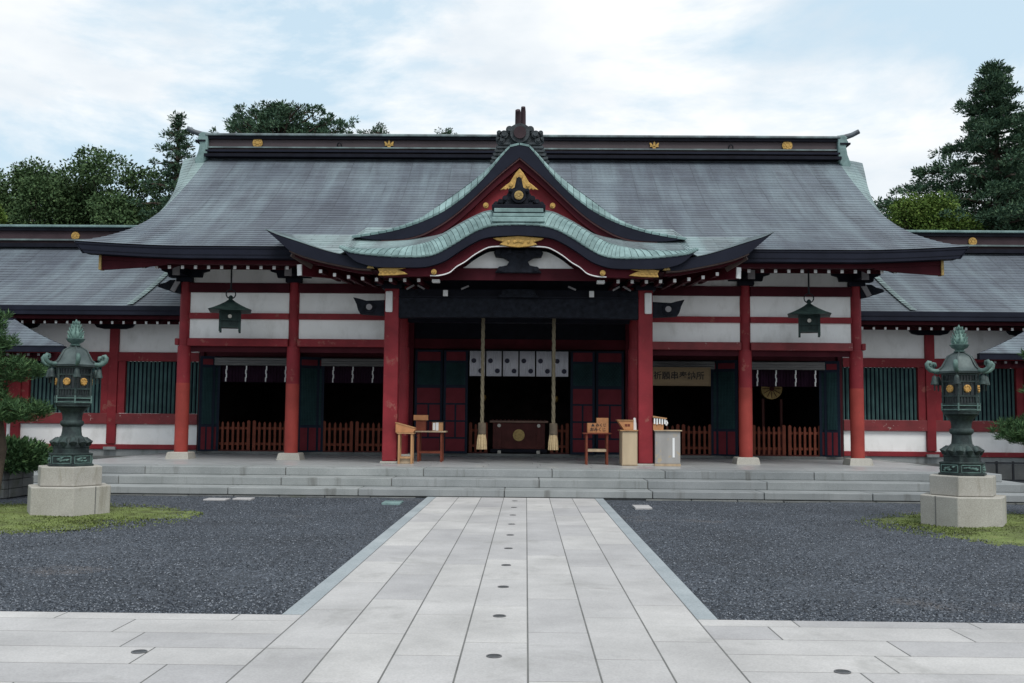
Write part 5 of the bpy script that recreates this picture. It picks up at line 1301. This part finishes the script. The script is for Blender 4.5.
def broad_tree(name, label, x, y, h, rx, rz, leaves, mat, seed, leaf=.30, group=None, base_frac=.35):
    leaf *= .46; leaves = int(leaves * 4.0)
    r = np.random.default_rng(seed); t = thing(name, label, 'tree', (x, y, 0), group)
    zc = h - rz; tr = MB(); tr.tube([(x, y, -.1), (x + .1, y, h * .2), (x - .15, y + .1, h * .45), (x + .1, y, h * .75)], [.42, .33, .26, .08], 10)
    clumps = []
    nC = 46
    for k in range(nC):
        v = r.normal(size=3); v /= np.linalg.norm(v); q = r.uniform(.22, 1.12) ** .6
        c = np.array([x, y, zc]) + v * np.array([rx, rx, rz]) * q * .86
        cr_ = r.uniform(.18, .36) * rx
        clumps.append((c, cr_))
        if k % 2 == 0:
            b = Vector((x, y, h * r.uniform(.3, .55))); e = Vector(c); mid = b.lerp(e, .5) + Vector((0, 0, .4)); tr.tube([b, mid, e], [.13, .08, .025], 6)
    tr.build('trunk', M['bark'], t, smooth=60)
    P = []; D = []
    for c, cr_ in clumps:
        n = int(leaves / nC * (cr_ / (.28 * rx)) ** 2); v = r.normal(size=(n, 3)); v /= np.linalg.norm(v, axis=1, keepdims=True)
        q = r.uniform(.25, 1, size=(n, 1)) ** .5; p = c + v * q * cr_ * np.array([1.15, 1.15, .72]) + r.normal(size=(n, 3)) * .10 * cr_
        P.append(p); d = v + r.normal(size=(n, 3)) * .6; d[:, 2] -= .15; D.append(d)
    leaf_mesh('crown', np.concatenate(P), np.concatenate(D), leaf, mat, t, .6)
    return t
def conifer(name, label, x, y, h, r0, z0, seed, mat, n_br=90, leaf=.42, per=55, group=None, ragged=.3, top_taper=.8, rise=0.0, tuft=1.0):
    """straight trunk with tiers of drooping boughs carrying needle sprays"""
    r = np.random.default_rng(seed); t = thing(name, label, 'tree', (x, y, 0), group)
    tr = MB(); tr.tube([(x, y, -.1), (x, y, h * .5), (x + .05, y, h)], [.4, .25, .03], 10)
    P = []; D = []
    for k in range(n_br):
        f = (k + r.uniform(0, 1)) / n_br; z = z0 + (h - z0) * f; R = r0 * ((1 - f) ** top_taper * .95 + .05) * r.uniform(1 - ragged, 1 + ragged * .6)
        a = k * 2.39996 + r.uniform(-.4, .4); d = np.array([math.cos(a), math.sin(a), 0.0]); ln = R
        b = np.array([x, y, z]); e = b + d * ln + np.array([0, 0, (r.uniform(-.12, .16) + rise) * ln]); mid = (b + e) / 2 + np.array([0, 0, .06 * ln])
        tr.tube([b, mid, e], [.07, .05, .015], 5, False)
        nt_ = int(3 + 4.2 * ln); tt = r.uniform(.2, 1.05, size=(nt_, 1)); wid = .15 * ln + .12
        tc_ = b + (e - b) * tt + np.array([0, 0, .06 * ln]) * (4 * tt * (1 - tt)) + r.normal(size=(nt_, 3)) * np.array([wid, wid, .06 + .014 * ln]) * (1.2 - .55 * tt)
        nn = int(per * 1.0); ts = r.uniform(.14, .34, size=(nt_, 1, 1)) * tuft
        v = r.normal(size=(nt_, nn, 3)); v /= np.linalg.norm(v, axis=2, keepdims=True); v[:, :, 2] = v[:, :, 2] * .65 + .18
        pos = tc_[:, None, :] + v * ts * r.uniform(.2, 1, size=(nt_, nn, 1)); P.append(pos.reshape(-1, 3))
        dd = v + d[None, None, :] * .5 + r.normal(size=(nt_, nn, 3)) * .35; dd[:, :, 2] += .25; D.append(dd.reshape(-1, 3))
    tr.build('trunk', M['bark'], t, smooth=60)
    leaf_mesh('crown', np.concatenate(P), np.concatenate(D), leaf * .36, mat, t, .34)
    return t
GT = 'trees behind the shrine roofs'
# left grove (positions in metres, about 45 m from the viewer)
broad_tree('broadleaf_tree', 'dark broadleaf tree with widest rounded crown, left of the hall roof', -19.2, 46, 13.9, 3.3, 3.6, 15000, M['leaf'], 11, .30, GT)
broad_tree('broadleaf_tree', 'dark broadleaf tree behind the far left corridor roof', -23.2, 47, 13.6, 3.0, 3.4, 13000, M['leaf'], 12, .30, GT)
broad_tree('broadleaf_tree', 'lower dark tree filling the gap between the two broadleaf crowns', -20.9, 49, 12.6, 2.8, 3.4, 9000, M['leaf'], 13, .30, GT)
broad_tree('broadleaf_tree', 'dark tree touching the left gable end of the hall roof', -16.6, 47, 12.9, 2.4, 3.6, 9000, M['leaf'], 14, .30, GT)
broad_tree('broadleaf_tree', 'dark broadleaf tree cut off by the left edge of the photo', -26.4, 48, 14.4, 3.2, 3.6, 11000, M['leaf'], 16, .30, GT)
broad_tree('bright_tree', 'yellow green tree at the left edge of the photo', -24.2, 43, 11.6, 1.3, 2.4, 5000, M['leaf_y'], 15, .26, GT)
conifer('conifer_tree', 'slim open conifer beside the left ridge end', -15.6, 44, 15.0, 2.0, 9.0, 21, M['needle'], 40, .40, 46, GT, .6, .9, .05, .8)
conifer('pine_tree', 'broad pine with upright ragged tips behind the ridge, left of it', -11.3, 45, 15.4, 2.6, 11.0, 22, M['needle'], 60, .42, 55, GT, .6, .45, .75, .8)
conifer('pine_tree', 'pine with ragged top just left of the broad pine', -13.2, 46, 15.0, 1.8, 11.0, 25, M['needle'], 40, .42, 50, GT, .6, .45, .6, .8)
conifer('pine_tree', 'pine at the right end of the clump above the left ridge', -10.0, 46.5, 15.2, 1.6, 11.5, 26, M['needle'], 36, .42, 46, GT, .6, .45, .6, .8)
conifer('pine_tree', 'distant pine tip peeping over the ridge left of the crown ornament', -7.7, 52, 16.6, 2.0, 13, 23, M['needle'], 34, .36, 40, GT, .6, .4, .3, .7)
conifer('pine_tree', 'second distant pine tip peeping over the ridge, nearest the crown ornament', -4.4, 53, 16.9, 1.0, 14, 24, M['needle'], 22, .36, 40, GT, .5, .4, .3, .7)
# right grove
conifer('conifer_tree', 'tall dense dark conifer right of the hall roof', 21.0, 44, 17.4, 7.2, 6.0, 31, M['needle'], 105, .46, 85, GT, .55, 1.1, -.02, 1.25)
conifer('conifer_tree', 'dark conifer at the right edge of the photo behind the tall one', 24.6, 47, 16.6, 4.2, 7, 32, M['needle'], 90, .46, 80, GT, .45, .8, .05, 1.25)
broad_tree('bright_tree', 'bright green bushy tree behind the right slope of the hall roof', 17.2, 43, 11.4, 2.1, 1.9, 8000, M['leaf_y'], 33, .26, GT)
broad_tree('broadleaf_tree', 'dark broadleaf tree under the tall conifer on the right', 19.6, 47, 11.6, 2.6, 2.4, 9000, M['leaf'], 34, .28, GT)
broad_tree('broadleaf_tree', 'dark low tree behind the far right corridor roof', 23.0, 48, 11.8, 3.0, 2.8, 9000, M['leaf'], 35, .28, GT)

# near garden pines at both picture edges and the clipped shrub
def garden_pine(label, x, y, pads, seed, trunk):
    r = np.random.default_rng(seed); t = thing('garden_pine', label, 'tree', (x, y, 0))
    tr = MB(); tr.tube(trunk, [.075, .065, .05, .03][:len(trunk)], 8)
    P = []; D = []
    for px, py, pz, pr, ph in pads:
        tr.tube([trunk[min(2, len(trunk) - 1)], ((trunk[2][0] + px) / 2, (trunk[2][1] + py) / 2, pz - .05), (px, py, pz - .02)], [.045, .03, .015], 6)
        n = int(3600 * pr * pr / .25) ; tuft = r.normal(size=(n // 26 + 4, 3)); tuft /= np.linalg.norm(tuft, axis=1, keepdims=True)
        tc_ = np.array([px, py, pz]) + tuft * r.uniform(.2, 1, size=(len(tuft), 1)) ** .5 * np.array([pr, pr, ph])
        for c in tc_:
            m_ = 26; d = r.normal(size=(m_, 3)); d[:, 2] = np.abs(d[:, 2]) * .9 + .1; P.append(np.repeat(c[None], m_, 0) + r.normal(size=(m_, 3)) * .02); D.append(d)
    tr.build('trunk', M['bark'], t, smooth=60)
    leaf_mesh('needles', np.concatenate(P), np.concatenate(D), .115, M['pine'], t, .12)
garden_pine('garden pine with layered needle pads at the left edge, behind the lantern', -8.75, 16.8,
            [(-8.95, 16.7, 2.75, .50, .24), (-8.55, 16.9, 2.30, .52, .22), (-8.95, 16.6, 1.95, .5, .2), (-8.45, 16.7, 1.62, .62, .20), (-9.1, 16.9, 3.15, .45, .22), (-9.2, 16.5, 1.55, .5, .2)], 41,
            [(-8.7, 16.8, .2), (-8.6, 16.8, 1.0), (-8.75, 16.8, 1.9), (-8.95, 16.8, 3.0)])
garden_pine('garden pine with layered needle pads at the right edge, behind the lantern', 9.35, 17.2,
            [(9.15, 17.2, 2.72, .42, .20), (8.95, 17.0, 2.12, .36, .16), (8.62, 17.0, 1.42, .55, .20), (9.15, 17.3, 1.5, .55, .22), (9.4, 17.2, 3.1, .4, .2), (9.35, 17.2, 2.3, .42, .2), (9.3, 17.0, 1.25, .5, .2)], 42,
            [(9.4, 17.2, .2), (9.3, 17.2, .8), (9.4, 17.2, 1.6), (9.45, 17.2, 2.8)])
def shrub(label, cx, cy, z, rx, ry, rz, n, seed, mat):
    r = np.random.default_rng(seed); t = thing('shrub', label, 'shrub', (cx, cy, z - rz))
    m = MB()
    for k in range(9):
        a = r.uniform(0, 6.28); m.tube([(cx + .1 * math.cos(a), cy + .1 * math.sin(a), z - rz - .3), (cx + rx * .6 * math.cos(a), cy + ry * .6 * math.sin(a), z + rz * .2)], [.025, .008], 5)
    m.build('stem', M['bark'], t)
    v = r.normal(size=(n, 3)); v /= np.linalg.norm(v, axis=1, keepdims=True); lump = 1 + .16 * np.sin(v[:, :1] * 7 + 1) * np.cos(v[:, 1:2] * 6)
    P = np.array([cx, cy, z]) + v * r.uniform(.45, 1, size=(n, 1)) ** .5 * np.array([rx, ry, rz]) * lump
    d = v + r.normal(size=(n, 3)) * .5; d[:, 2] += .5
    leaf_mesh('foliage', P, d, .10, mat, t, .3)
shrub('low spreading dark green shrub in the stone planter at the left edge', -9.95, 19.0, .78, 1.05, .7, .34, 11000, 51, M['pine'])
# stone planter on the left, iron railing on the right
t = thing('stone_planter', 'dark mossy stone planter wall below the left shrub', 'planter', (-10.3, 18.9, 0))
m = MB()
for row in range(3):
    x = -13 + .3 * row
    while x < -9.55: m.box(x + .006, min(x + .62, -9.5) - .006, 18.62, 18.80, row * .17 + .003, row * .17 + .166); x += .62
    y = 18.81
    while y < 19.75: m.box(-9.66, -9.5, y + .006, min(y + .5, 19.75) - .006, row * .17 + .003, row * .17 + .166); y += .5
m.build('wall', M['darkstone'], t, bevel=.012); MB().box(-13, -9.67, 18.81, 19.75, .0, .44).build('soil', M['soil'], t)
t = thing('iron_railing', 'low dark iron railing behind the right lantern', 'railing', (11.2, 22.5, 0))
m = MB()
for x in np.arange(10.3, 13.6, .36): MB().box(x - .018, x + .018, 22.48, 22.52, -.02, .72).build('post', M['iron'], t)
for z in (.30, .68): MB().box(10.28, 13.6, 22.475, 22.525, z - .018, z + .018).build('rail', M['iron'], t)
